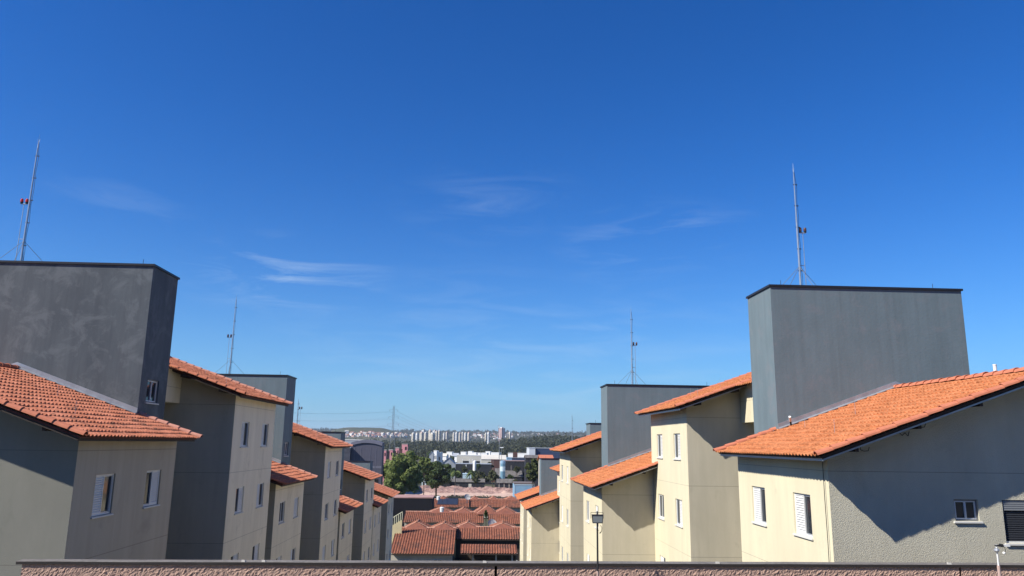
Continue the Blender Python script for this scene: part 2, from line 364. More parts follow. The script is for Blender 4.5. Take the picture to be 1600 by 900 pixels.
# ------------------------------------------------------------------ windows (outward normal -Y locally, centred in x, opening bottom at z=0)
WW, WH, RD = 1.08, 1.05, .13
def window_template(kind, w=WW, h=WH):
    root_mb = MB(); t = .035
    y0, y1 = .045, .10
    for (a, b, c, d) in ((-w / 2, w / 2, 0, t), (-w / 2, w / 2, h - t, h), (-w / 2, -w / 2 + t, t, h - t), (w / 2 - t, w / 2, t, h - t)): root_mb.box(a, b, y0, y1, c, d)
    fr = root_mb.mesh('frame', M_white)
    def leaf(x0, x1, ya, yb, slats):
        m = MB(); q = .03
        for (a, b, c, d) in ((x0, x1, t, t + q), (x0, x1, h - t - q, h - t), (x0, x0 + q, t + q, h - t - q), (x1 - q, x1, t + q, h - t - q)): m.box(a, b, ya, yb, c, d)
        if slats:
            n = 15; zz0 = t + q; zz1 = h - t - q; p = (zz1 - zz0) / n
            for i in range(n):
                z = zz0 + i * p
                m.hexa([(x0 + q, ya - .004, z), (x1 - q, ya - .004, z), (x1 - q, yb - .006, z + p * .5), (x0 + q, yb - .006, z + p * .5), (x0 + q, ya - .004, z + p * .30), (x1 - q, ya - .004, z + p * .30), (x1 - q, yb - .006, z + p * .8), (x0 + q, yb - .006, z + p * .8)])
            m.quad((x0 + q, yb - .002, zz0), (x1 - q, yb - .002, zz0), (x1 - q, yb - .002, zz1), (x0 + q, yb - .002, zz1))
        return m
    gl = MB(); gl.quad((-w / 2, .092, 0), (w / 2, .092, 0), (w / 2, .092, h), (-w / 2, .092, h))
    sill = MB().hexa([(-w / 2 - .05, -.05, -.05), (w / 2 + .05, -.05, -.05), (w / 2 + .05, .12, -.05), (-w / 2 - .05, .12, -.05), (-w / 2 - .05, -.05, -.012), (w / 2 + .05, -.05, -.012), (w / 2 + .05, .12, .006), (-w / 2 - .05, .12, .006)])
    parts = [('frame', fr), ('glass', gl.mesh('glass', M_glass)), ('sill', sill.mesh('sill', M_sill))]
    wi = w / 2 - t
    if kind == 'left': parts += [('shutter', leaf(-wi, .03, .048, .075, True).mesh('shutter', M_slat)), ('sash', leaf(0, wi, .062, .09, False).mesh('sash', M_alu))]
    if kind == 'right': parts += [('shutter', leaf(-.03, wi, .048, .075, True).mesh('shutter', M_slat)), ('sash', leaf(-wi, 0, .062, .09, False).mesh('sash', M_alu))]
    if kind == 'shut': parts += [('shutter', leaf(-wi, 0, .048, .075, True).mesh('shutter', M_slat)), ('shutter', leaf(-.02, wi, .058, .085, True).mesh('shutter', M_slat))]
    if kind == 'plain': parts += [('sash', leaf(-wi, .02, .05, .078, False).mesh('sash', M_white)), ('sash', leaf(-.02, wi, .062, .09, False).mesh('sash', M_white))]
    return parts
WT = {k: window_template(k) for k in ('left', 'right', 'shut', 'plain')}
WT['small'] = window_template('plain', .60, .50); WT['tower'] = window_template('plain', .95, .78)
for _p in WT['small'][:1] + WT['tower'][:1]: _p[1].materials[0] = mat('dull_aluminium_frame', (.16, .165, .17), .5)
def blind_window():
    w, h = 1.5, 1.0; P = window_template('plain', w, h)
    m = MB()
    for i in range(5): m.hexa([(-w / 2 + .03, .02 + .0, h - .05 * (i + 1) + .004), (w / 2 - .03, .02, h - .05 * (i + 1) + .004), (w / 2 - .03, .045, h - .05 * (i + 1) + .004), (-w / 2 + .03, .045, h - .05 * (i + 1) + .004), (-w / 2 + .03, .028, h - .05 * i), (w / 2 - .03, .028, h - .05 * i), (w / 2 - .03, .045, h - .05 * i), (-w / 2 + .03, .045, h - .05 * i)])
    P.append(('shutter', m.mesh('shutter', mat('grey_slats', (.17, .18, .19), .5))))
    P = [p for i, p in enumerate(P) if not (p[0] == 'sash' and p[1] is [q for q in P if q[0] == 'sash'][0][1])]
    m = MB()
    for i in range(14): z = .04 + i * .05; m.hexa([(-w / 2 + .04, .05, z), (-.02, .05, z), (-.02, .075, z + .02), (-w / 2 + .04, .075, z + .02), (-w / 2 + .04, .05, z + .02), (-.02, .05, z + .02), (-.02, .075, z + .04), (-w / 2 + .04, .075, z + .04)])
    P.append(('shutter', m.mesh('shutter', mat('dark_slats', (.035, .038, .045), .6)))); return P
WT['blind'] = blind_window()
def add_window(kind, parent, loc, rz):
    # the window is a part of the block: its frame mesh carries glass, sill and leaves as sub-parts
    parts = WT[kind]; f = put('window', parts[0][1], parent, loc, rz)
    for n, m in parts[1:]: put(n, m, f)
    return f

# ------------------------------------------------------------------ walls with openings
def wall_face(mb, O, U, Nin, ulen, z0, z1, holes, depth=RD):
    """O corner at z=0, U along, Nin inward normal; holes (u0,u1,za,zb)"""
    O = Vector(O); U = Vector(U); Nin = Vector(Nin); Z = Vector((0, 0, 1))
    us = sorted({0, ulen} | {h[0] for h in holes} | {h[1] for h in holes}); zs = sorted({z0, z1} | {h[2] for h in holes} | {h[3] for h in holes})
    P = lambda u, z, d=0: O + U * u + Z * z + Nin * d
    for a, b in zip(us[:-1], us[1:]):
        for c, d in zip(zs[:-1], zs[1:]):
            if any(h[0] <= a + 1e-6 and b <= h[1] + 1e-6 and h[2] <= c + 1e-6 and d <= h[3] + 1e-6 for h in holes): continue
            mb.quad(P(a, c), P(b, c), P(b, d), P(a, d))
    for (a, b, c, d) in holes:
        mb.quad(P(a, c), P(b, c), P(b, c, depth), P(a, c, depth)); mb.quad(P(a, d), P(b, d), P(b, d, depth), P(a, d, depth))
        mb.quad(P(a, c), P(a, d), P(a, d, depth), P(a, c, depth)); mb.quad(P(b, c), P(b, d), P(b, d, depth), P(b, c, depth))
        mb.quad(P(a, c, depth), P(b, c, depth), P(b, d, depth), P(a, d, depth))
FL = 4
def wing_mesh(s, length, H, gable_windows, key):
    k = ('wing', s, length, H, gable_windows, key)
    if k in _cache: return _cache[k]
    ZE = EO * SL - .055                                   # wall head under the deck
    holes = []
    for f in range(FL):
        zt = -.96 - 2.71 * f
        for u in (1.1, 4.2): holes.append((u, u + WW, zt - WH, zt))
    mb = MB(); mb.cur = 0
    wall_face(mb, (0, 0, 0), (0, 1, 0), (s, 0, 0), length, -H, ZE, holes)
    wall_face(mb, (2 * HALF * s, 0, 0), (0, 1, 0), (-s, 0, 0), length, -H, ZE, [])
    mb.cur = 1
    gh = []
    if gable_windows:
        for f in range(2):
            zt = -.96 - 2.71 * f
            gh += [(3.05, 3.65, zt - .5, zt), (4.25, 5.75, zt - 1.0, zt), (7.3, 7.9, zt - .5, zt)]
    wall_face(mb, (0, 0, 0), (s, 0, 0), (0, 1, 0), 2 * HALF, -H, ZE, gh)
    wall_face(mb, (0, length, 0), (s, 0, 0), (0, -1, 0), 2 * HALF, -H, ZE, [])
    for yy in (0, length): mb.poly(((0, yy, ZE), (2 * HALF * s, yy, ZE), (HALF * s, yy, ZE + HALF * SL)))
    gm = (M_gable_g if s > 0 else M_gable_dk) if key == 'g' else M_gable
    me = mb.mesh('wall', [M_street if s > 0 else (M_street_dk if key == 'g' else M_street_l), gm]); _cache[k] = me; return me

LW, GAP = 6.3, 5.75
rgw = random.Random(11)
FORCE = {}
def block(s, X, y0, zl, zh, zt, label, near, lw=LW, gap=GAP, ov=.92):
    base = zl - 11.2
    root = empty('apartment_block', (X, y0, base), label, 'apartment block', 'apartment blocks stepping down the hill')
    for wi, (yy, ze) in enumerate(((0, zl), (lw + gap, zh))):
        H = ze - base
        gw = near and wi == 0
        wl = put('wall', wing_mesh(s, lw, round(H, 3), gw, 'g' if (near and wi == 0) else 'b'), root, (0, yy, ze - base))
        rz = -math.pi / 2 if s > 0 else math.pi / 2
        for f in range(FL):
            zb = -.96 - 2.71 * f - WH
            for j, u in enumerate((1.1, 4.2)):
                # u runs away from the camera; on the left row the leaf sides swap
                kind = FORCE.get((s, near, wi, f, j)) or rgw.choice(['left', 'right', 'left', 'right', 'shut', 'plain'])
                add_window(kind, root, (0, yy + u + WW / 2, ze - base + zb), rz)
        if gw:
            for f in range(2):
                zz = ze - base - .96 - 2.71 * f
                for (a, b, kd, h) in ((3.05, 3.65, 'small', .5), (4.25, 5.75, 'blind', 1.0), (7.3, 7.9, 'small', .5)):
                    add_window(kd, root, (s * (a + b) / 2, yy, zz - h), 0)
        ov1 = .25 if wi == 0 else .45
        ms = roof_meshes(s, lw, ov, ov1, 1 if (s < 0 and near and wi == 0) else (0 if s > 0 else 2))
        rf = put('roof', ms[0], root, (0, yy, ze - base))
        put('roof_deck', ms[1], rf); put('ridge_tiles', ms[2], rf)
        for q in ms[3]: put('verge_tiles', q, rf)
        put('verge_board', ms[4], rf); [put('purlin', ms[5], rf, (xx * s, 0, (xx + EO if xx < HALF else 2 * HALF + EO - xx) * SL - .10)) for xx in ((.35, 1.9, 3.45, 4.9, 6.1, 7.55) if near else (.35, 1.9))]; put('eave_board', ms[6], rf)
        for (u, v) in ((.9, 1.4), (2.6, 3.6), (1.5, 4.6)):            # lightning rods standing on the tiles
            m = MB().tube((s * (u - .0), v, (u + EO) * SL), (s * u, v, (u + EO) * SL + .42), .006, .004, 5)
            build(m, 'lightning_rod', M_galv, rf)
    # stair tower with the water tank
    tx0, tx1, ty0, ty1 = 1.4, 1.4 + 6.7, lw + .01, lw + 2.2
    ztr = zt - base
    mb = MB(); hole = []
    if s < 0: hole = [(.55, 1.5, ztr - 4.62, ztr - 3.84)]
    wall_face(mb, (tx0 * s, ty0, 0), (0, 1, 0), (s, 0, 0), ty1 - ty0, 0, ztr, hole)
    wall_face(mb, (tx1 * s, ty0, 0), (0, 1, 0), (-s, 0, 0), ty1 - ty0, 0, ztr, [])
    wall_face(mb, (tx0 * s, ty0, 0), (s, 0, 0), (0, 1, 0), tx1 - tx0, 0, ztr, [])
    wall_face(mb, (tx0 * s, ty1, 0), (s, 0, 0), (0, -1, 0), tx1 - tx0, 0, ztr, [])
    mb.quad((tx0 * s, ty0, ztr), (tx1 * s, ty0, ztr), (tx1 * s, ty1, ztr), (tx0 * s, ty1, ztr))
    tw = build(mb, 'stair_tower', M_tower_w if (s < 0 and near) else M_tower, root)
    if s < 0: add_tw = add_window('tower', root, (tx0 * s, ty0 + .55 + .475, ztr - 4.62), math.pi / 2)
    mb = MB(); e = .05
    xa, xb = sorted(((tx0 - e) * s, (tx1 + e) * s))
    mb.box(xa, xb, ty0 - e, ty0 + .12, ztr + .002, ztr + .075); mb.box(xa, xb, ty1 - .12, ty1 + e, ztr + .002, ztr + .075)
    mb.box(xa, xa + .17, ty0 + .12, ty1 - .12, ztr + .002, ztr + .075); mb.box(xb - .17, xb, ty0 + .12, ty1 - .12, ztr + .002, ztr + .075)
    mb.box(xa + .17, xb - .17, ty0 + .12, ty1 - .12, ztr + .004, ztr + .04)
    build(mb, 'coping', M_cap, tw)
    for (q, yq) in ((.5, .3), (5.9, .3)):
        build(MB().tube((s * (tx0 + q), ty0 + yq, ztr + .04), (s * (tx0 + q), ty0 + yq, ztr + .30), .01, .008, 5), 'lightning_rod', M_cable, tw)
    # flashing where the lower roof meets the tower
    mb = MB(); ze = zl - base
    for (xa, xb) in ((tx0, HALF), (tx1, HALF)):
        za = (xa + EO if xa < HALF else 2 * HALF + EO - xa) * SL + ze; zb = (HALF + EO) * SL + ze
        y1_, y0_ = ty0 - .002, ty0 - .13
        a = [(xa * s, y0_, za + .07), (xb * s, y0_, zb + .07), (xb * s, y1_, zb + .10), (xa * s, y1_, za + .10)]
        mb.hexa(a + [(p[0], p[1], p[2] + .02) for p in a])
        a = [(xa * s, y1_ - .02, za + .08), (xb * s, y1_ - .02, zb + .08), (xb * s, y1_, zb + .08), (xa * s, y1_, za + .08)]
        mb.hexa(a + [(p[0], p[1], p[2] + .17) for p in a])
    build(mb, 'flashing', M_flash, root)
    # connecting core: recessed wall and the boxed landing that hangs under the roof
    cy0, cy1 = lw + 2.2, lw + gap
    mb = MB().box(4.2 * s, 9.0 * s, cy0 + .005, cy1 - .005, 0, zh - base + 1.6); build(mb, 'core_wall', M_gable, root)
    mb = MB(); zb = ztr - 4.42; x0, x1 = 2.25, 4.195; zr0 = zh - base + (x0 + EO) * SL - .06; zr1 = zh - base + (x1 + EO) * SL - .06
    mb.hexa([(x0 * s, cy0 + .005, zb), (x1 * s, cy0 + .005, zb), (x1 * s, cy1 - .005, zb), (x0 * s, cy1 - .005, zb), (x0 * s, cy0 + .005, zr0), (x1 * s, cy0 + .005, zr1), (x1 * s, cy1 - .005, zr1), (x0 * s, cy1 - .005, zr0)])
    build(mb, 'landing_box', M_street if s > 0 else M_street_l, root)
    # roof strip over the core
    key = ('core', s, lw, gap, ov)
    if key not in _cache:
        mb = MB(); x0 = 1.75; yl = (lw + gap - ov - .1) - cy0
        sl = math.hypot(1, SL)
        tile_slope(mb, (x0 * s, 0, 0), (0, 1, 0), (s, 0, SL), yl, (HALF - x0) * sl); tile_slope(mb, ((2 * HALF - x0) * s, 0, 0), (0, 1, 0), (-s, 0, SL), yl, (HALF - x0) * sl)
        _cache[key] = mb.mesh('roof', M_tile)
    put('roof', _cache[key], root, (0, cy0 + .03, zh - base + (1.75 + EO) * SL))
    return root, dict(tower=(X + s * tx0, y0 + ty0, zt), s=s)

for k, v in {(1, True, 0, 0, 0): 'right', (1, True, 0, 0, 1): 'right'}.items(): FORCE[k] = v
# right row: normal -X, rotation -90deg maps local +x to world -Y, i.e. local left (-x) is far from the camera
FORCE.update({(1, True, 0, 0, 0): 'left', (1, True, 0, 0, 1): 'left', (1, True, 1, 0, 0): 'right', (1, True, 1, 0, 1): 'right', (1, True, 1, 1, 0): 'right', (1, True, 1, 1, 1): 'plain',
              (-1, True, 0, 0, 0): 'left', (-1, True, 0, 0, 1): 'right', (-1, True, 1, 0, 0): 'left', (-1, True, 1, 0, 1): 'left', (-1, True, 1, 1, 0): 'right', (-1, True, 1, 1, 1): 'left'})
blocks = [
    block(-1, -9.9, 19.7, 0.0, 1.72, 5.83, 'nearest cream block on the left, stained dark grey stair tower and mossy orange roof', True, ov=1.1),
    block(-1, -9.9, 39.2, -2.13, -.40, 3.72, 'second cream block of the left row, its dark grey tower carrying a mast', False),
    block(-1, -9.9, 58.3, -5.10, -3.35, .68, 'third cream block down the left row, low grey tower just showing over the roof', False),
    block(-1, -9.9, 77.0, -6.2, -6.1, -2.16, 'farthest cream block of the left row, beside the terraced houses', False),
    block(1, 8.5, 18.45, -.22, 1.47, 5.37, 'nearest sunlit cream block on the right, large slate grey tower and gable with aluminium windows', True, lw=6.45, gap=5.95, ov=.92),
    block(1, 6.0, 37.0, -2.0, -.48, 3.35, 'second sunlit block of the right row, grey tower with pale patches near its top', False, gap=5.95, lw=6.4),
    block(1, 7.85, 56.3, -4.1, -2.4, 1.67, 'third block of the right row, set back and nearly hidden behind the second one', False, gap=5.95, lw=6.4),
    block(1, 5.25, 73.2, -6.0, -6.0, -1.55, 'farthest block of the right row, two low orange roofs either side of a grey tower', False),
]

# unseen block added behind the viewpoint to cut sky light on the gables
r = empty('added_sky_blocker', (2, -8, -4.6), 'cream block added unseen behind the viewpoint to shade the gables', 'apartment block')
hl = []
for f in range(4):
    for k in range(9): hl.append((2.5 + k * 5.2, 3.6 + k * 5.2, 1.1 + 2.71 * f, 2.15 + 2.71 * f))
mb = MB(); wall_face(mb, (-24, 0, 0), (1, 0, 0), (0, -1, 0), 48, 0, 11.6, hl); wall_face(mb, (-24, -10, 0), (1, 0, 0), (0, 1, 0), 48, 0, 11.6, []); wall_face(mb, (-24, 0, 0), (0, -1, 0), (1, 0, 0), 10, 0, 11.6, []); wall_face(mb, (24, 0, 0), (0, -1, 0), (-1, 0, 0), 10, 0, 11.6, [])
build(mb, 'wall', M_street, r)
build(MB().hexa([(-24.6, .7, 11.55), (24.6, .7, 11.55), (24.6, -5, 13.6), (-24.6, -5, 13.6), (-24.6, .7, 11.7), (24.6, .7, 11.7), (24.6, -5, 13.75), (-24.6, -5, 13.75)]).hexa([(-24.6, -10.7, 11.55), (24.6, -10.7, 11.55), (24.6, -5.01, 13.6), (-24.6, -5.01, 13.6), (-24.6, -10.7, 11.7), (24.6, -10.7, 11.7), (24.6, -5.01, 13.75), (-24.6, -5.01, 13.75)]), 'roof', M_ridge, r)
for (a, b, c, d) in hl: add_window('left', r, (-24 + (a + b) / 2, 0, c), math.pi)

# ------------------------------------------------------------------ masts on the towers
def mast(x, y, z, h, lamp_h, sd, label, lampmat, simple=False):
    root = empty('lightning_mast', (x, y, z), label, 'mast', 'lightning masts on the stair towers')
    m = MB(); m.tube((0, 0, 0), (0, 0, h * .62), .038, .032, 10); m.tube((0, 0, h * .62), (0, 0, h * .96), .028, .02, 8); build(m, 'pole', M_galv, root)
    m = MB().tube((0, 0, h * .955), (0, 0, h * 1.0), .02, .012, 6); m.tube((0, 0, h), (0, 0, h + .35), .006, .003, 5)
    for a in range(4): m.tube((0, 0, h - .03), (.05 * math.cos(a * 1.57), .05 * math.sin(a * 1.57), h + .16), .004, .002, 4)
    build(m, 'air_terminal', M_galv, root)
    m = MB().path([(.07, 0, 0)] + [(.055 + .03 * (i % 2), 0, h * i / 8) for i in range(1, 8)] + [(.02, 0, h)], .007, 4); build(m, 'down_cable', M_cable, root)
    for k in range(1, 6):
        zz = h * k / 5.6; m = MB().box(-.05, .09, -.015, .015, zz - .012, zz + .012); m.ball((.09, 0, zz), .022, 6, 4); build(m, 'cable_clip', M_cable, root)
    for a in (.3, 1.9, 3.4, 4.9):
        ex = 1.0 * math.cos(a); ey = .75 * math.sin(a)
        build(MB().tube((0, 0, h * .215), (ex, ey, .0), .008, .008, 5), 'guy_wire', mat('dull_guy_wire', (.17, .18, .19), .8), root)
    # obstruction lamp on its own side pole
    lx = sd * .22
    m = MB().tube((lx, .05, 0), (lx, .05, lamp_h), .014, .012, 6); m.box(min(0, lx), max(0, lx), .04, .06, lamp_h * .45, lamp_h * .45 + .02)
    m.box(lx - .11, lx + .11, .03, .07, lamp_h - .02, lamp_h + .02); build(m, 'lamp_bracket', M_galv, root)
    for dx in (-.09, .09):
        m = MB().tube((lx + dx, .05, lamp_h + .0), (lx + dx, .05, lamp_h + .07), .045, .05, 10); b = build(m, 'lamp_base', M_cable, root)
        m = MB().tube((lx + dx, .05, lamp_h + .07), (lx + dx, .05, lamp_h + .15), .055, .05, 10); m.ball((lx + dx, .05, lamp_h + .15), .05, 10, 6); build(m, 'red_lamp', lampmat, b, smooth=True)
    return root
mast(-16.38, 27.0, 5.85, 4.75, 2.42, -1, 'galvanised mast with two red lamps on the nearest left tower', M_red)
mast(-15.0, 46.5, 3.74, 4.7, 2.35, -1, 'mast with guy wires on the second left tower, black twin lamps', M_brown)
mast(-15.16, 65.4, .70, 2.6, 1.9, 1, 'short thin mast rising behind the roof of the second left block', M_brown)
mast(11.45, 26.0, 5.40, 4.55, 2.25, 1, 'tall mast with brown twin lamps on the big right tower', M_brown)
mast(9.0, 44.1, 3.38, 4.4, 2.4, 1, 'mast with separate lamp pole on the second right tower', M_brown)
mast(10.0, 75.5 + 5.2, -1.5, 4.4, 1.6, 1, 'lone mast seen over the orange roof of the second right block', M_brown)

# ------------------------------------------------------------------ bits on the near roofs
# vent pipe on the right ridge
r = empty('vent_pipe', (14.05, 20.0, 1.93), 'white vent pipe with grey saddle on the ridge at the right edge', 'vent pipe')
build(MB().tube((0, 0, -.1), (0, 0, .33), .045, .045, 12).tube((.13, .1, -.1), (.13, .1, .16), .04, .04, 10), 'pipe', M_white, r, smooth=False)
build(MB().tube((0, 0, .33), (0, 0, .36), .052, .05, 12), 'cap', M_white, r)
build(MB().hexa([(-.5, -.25, -.18), (.05, -.25, .02), (.05, .25, .02), (-.5, .25, -.18), (-.5, -.25, -.10), (.05, -.25, .10), (.05, .25, .10), (-.5, .25, -.10)]), 'saddle', M_flash, r)
r = empty('drain_pipe', (10.35, 24.78, .55), 'short white pvc spout sticking out of the slate grey tower above the roof', 'pipe')
build(MB().tube((0, .1, .02), (-.17, -.22, .30), .03, .03, 8), 'pipe', M_cable, r); build(MB().tube((-.165, -.21, .29), (-.24, -.36, .42), .04, .04, 10), 'pipe_end', M_white, r)
mb = MB().path([(8.46, 18.62, -.2), (8.455, 18.62, -1.2), (8.452, 18.60, -2.2), (8.455, 18.63, -3.6), (8.46, 18.6, -6)], .009, 5)
tag(build(mb, 'wall_cable', M_cable), 'thin black cable down the cream corner of the nearest right block', 'cable')

for k, (px, py) in enumerate(((1440, 664), (1412, 676), (1352, 701))):
    p = atY(px, py, 18.40); m = MB().path([(-.12, 0, .05), (-.12, 0, -.03), (-.05, -.02, -.06), (.06, -.02, -.05), (.10, 0, .04)] if k != 1 else [(-.14, 0, .03), (-.06, -.03, -.07), (.02, -.02, .0), (.08, -.04, -.08), (.14, 0, .03)], .009, 5)
    tag(build(m, 'cable_hook', M_cable, None, p), ('bent black hook highest under the near right eaves', 'tangled black wire between two hooks under the near right eaves', 'black hook lowest under the near right eaves')[k], 'hook')

# ------------------------------------------------------------------ boundary wall
wa = np.array(atZ(25, 877, -2.2)); wb = np.array(atZ(1600, 882.5, -2.2))
ang = math.atan2(wb[1] - wa[1], wb[0] - wa[0]); dirw = Vector((math.cos(ang), math.sin(ang), 0)); WL = 26.0
# wall frame: local x along, local y away from camera; origin at the left end of the coping's near edge
wr = empty('boundary_wall', (wa[0], wa[1], -4.6), 'pinkish brown roughcast boundary wall with dark coping across the foreground', 'wall'); wr.rotation_euler = (0, 0, ang)
CT = 2.4
def rough(x, z, s=0):    # thrown render: leaning ridges
    a = x * .8 + z * .6; b = -x * .6 + z * .8           # streaks lean
    n = mn.noise(Vector((a * 15, b * 26, s))) * .5 + mn.noise(Vector((a * 34, b * 46, s + 5))) * .65
    return -.024 * max(0, n + .2)
j1 = (Vector((*atZ(775, 884, -2.25)[:2], 0)) - Vector((wa[0], wa[1], 0))).dot(dirw); j2 = (Vector((*atZ(1492, 884, -2.25)[:2], 0)) - Vector((wa[0], wa[1], 0))).dot(dirw)
secs = [(.10, j1 - .025), (j1 + .025, j2 - .025), (j2 + .025, WL)]
M_rc = mat('pink_brown_roughcast', (.43, .285, .22), .95, (.29, .19, .15), 6, noise2=((.54, .385, .30), 26, .55), bump=(55, .02, .8, (1, 1, .55), (0, R_(35), 0)))
for k, (xa, xb) in enumerate(secs):
    mb = MB(); nxw = int((xb - xa) / .021); nzw = 32; z1, z0 = CT - .05, CT - .75
    base = 0
    for j in range(nzw + 1):
        z = z0 + (z1 - z0) * j / nzw
        for i in range(nxw + 1):
            x = xa + (xb - xa) * i / nxw; mb.v.append((x, .035 + rough(x, z), z))
    for j in range(nzw):
        for i in range(nxw):
            a = j * (nxw + 1) + i; mb.f.append((a, a + 1, a + nxw + 2, a + nxw + 1)); mb.mi.append(0); mb.uv.append([(0, 0)] * 4)
    mb.box(xa, xb, .038, .22, -6.6, z1 + .0); mb.box(xa, xb, .022, .037, 0, z0)
    build(mb, 'wall_panel', M_rc, wr)
build(MB().box(j1 - .024, j1 + .024, .10, .22, -6, CT - .06).box(j2 - .024, j2 + .024, .10, .22, -6, CT - .06), 'expansion_joint', M_dark, wr)
mb = MB(); n = 40
for k in range(n):      # coping as one slightly uneven strip
    x0 = WL * k / n; x1 = WL * (k + 1) / n; d0 = .006 * mn.noise(Vector((x0 * .8, 0, 0))); d1 = .006 * mn.noise(Vector((x1 * .8, 0, 0)))
    prof = [(0, -.055), (0, -.004), (.004, 0), (.23, .004), (.23, -.055)]
    for (ya, za), (yb, zb) in zip(prof, prof[1:] + prof[:1]):
        mb.cur = 1 if (ya == 0 and yb == 0) else 0
        mb.quad((x0, ya, CT + za + d0), (x1, ya, CT + za + d1), (x1, yb, CT + zb + d1), (x0, yb, CT + zb + d0))
mb.poly([(0, y, CT + z) for y, z in prof])
build(mb, 'coping', [mat('grey_coping_top', (.17, .155, .14), .8, (.12, .11, .10), 3, noise2=((.24, .22, .20), 14, .6)), mat('black_coping_edge', (.022, .018, .017), .8, (.035, .03, .028), 3)], wr)
for k, px in enumerate((378, 410, 757, 1118, 1472)):
    p = atZ(px, 879, -2.2); lx = (Vector((p[0], p[1], 0)) - Vector((wa[0], wa[1], 0))).dot(dirw)
    build(MB().hexa([(lx - .03, .01, CT), (lx + .04, .0, CT), (lx + .04, .06, CT), (lx - .03, .06, CT), (lx - .03, .02, CT + .035), (lx + .03, .01, CT + .03), (lx + .03, .05, CT + .03), (lx - .03, .05, CT + .035)]), 'mortar_lump', mat('pale_mortar', (.40, .38, .35), .9), wr)

# floodlight on its pole in front of the wall
yl = 14.45
p = atY(930, 812, yl)
r = empty('floodlight', (atY(934, 900, yl)[0], yl, -4.57), 'black floodlight on a thin steel pole in front of the boundary wall', 'floodlight')
zt = p[2] + 4.57
build(MB().tube((0, 0, 0), (0, 0, zt - 1.05 + .15), .024, .022, 8), 'lower_pole', mat('rusty_pink_pole', (.42, .30, .26), .7), r)
build(MB().tube((0, 0, zt - .90), (-.0, 0, zt - .05), .018, .016, 8), 'upper_pole', M_cable, r)
h = empty  # lamp head faces the camera side, tilted down
mb = MB(); w2, h2 = .105, .075
mb.hexa([(-w2 + .012, -.045, zt - .06), (w2 - .012, -.045, zt - .06), (w2 - .012, .0, zt - .04), (-w2 + .012, .0, zt - .04), (-w2, -.06, zt + .08), (w2, -.06, zt + .08), (w2, .0, zt + .095), (-w2, .0, zt + .095)])
hd = build(mb, 'lamp_housing', M_cable, r)
build(MB().hexa([(-w2 + .022, -.052, zt - .045), (w2 - .022, -.052, zt - .045), (w2 - .022, -.045, zt - .045), (-w2 + .022, -.045, zt - .045), (-w2 + .014, -.064, zt + .066), (w2 - .014, -.064, zt + .066), (w2 - .014, -.055, zt + .066), (-w2 + .014, -.055, zt + .066)]), 'lens', mat('grey_lens', (.22, .24, .24), .25), hd)
build(MB().tube((0, .01, zt + .09), (0, .01, zt + .15), .014, .012, 6).path([(-w2 - .01, .02, zt + .02), (-w2 - .01, .02, zt + .125), (w2 + .01, .02, zt + .125), (w2 + .01, .02, zt + .02)], .005, 4), 'bracket', M_cable, hd)
build(MB().path([(.06, 0, zt - .10), (.085, 0, zt - .14), (.08, 0, zt - .20), (.04, 0, zt - .24), (.07, .0, zt - .23)], .006, 4), 'cable', M_cable, r)
# camera pole at the right
yl = 14.7
p = atY(1558, 851, yl)
r = empty('camera_pole', (atY(1562, 900, yl)[0], yl, -4.57), 'slim white pole with junction boxes standing in front of the wall at the right', 'pole')
zt = p[2] + 4.57
build(MB().tube((0, 0, 0), (0, 0, zt - .38), .03, .03, 8), 'lower_pole', MATS['rusty_pink_pole'], r); build(MB().tube((0, 0, zt - .38), (-.0, 0, zt), .016, .014, 8), 'upper_pole', M_white, r)
build(MB().ball((-.02, -.02, zt - .10), .05, 10, 6, .8), 'junction_box', M_flash, r, smooth=True)
build(MB().box(-.02, .10, -.02, .02, zt - .03, zt - .005).box(.07, .12, -.03, .03, zt - .04, zt + .012), 'bracket', M_cable, r)
build(MB().ball((.12, -.02, zt - .15), .028, 8, 5), 'sensor', M_white, r, smooth=True)
build(MB().path([(.12, 0, zt - .02), (.16, 0, zt - .05), (.17, 0, zt - .12), (.12, 0, zt - .15)], .005, 4), 'cable', M_cable, r)
build(MB().box(.14, .26, -.02, .05, zt - .035, zt + .0), 'camera', M_white, r)


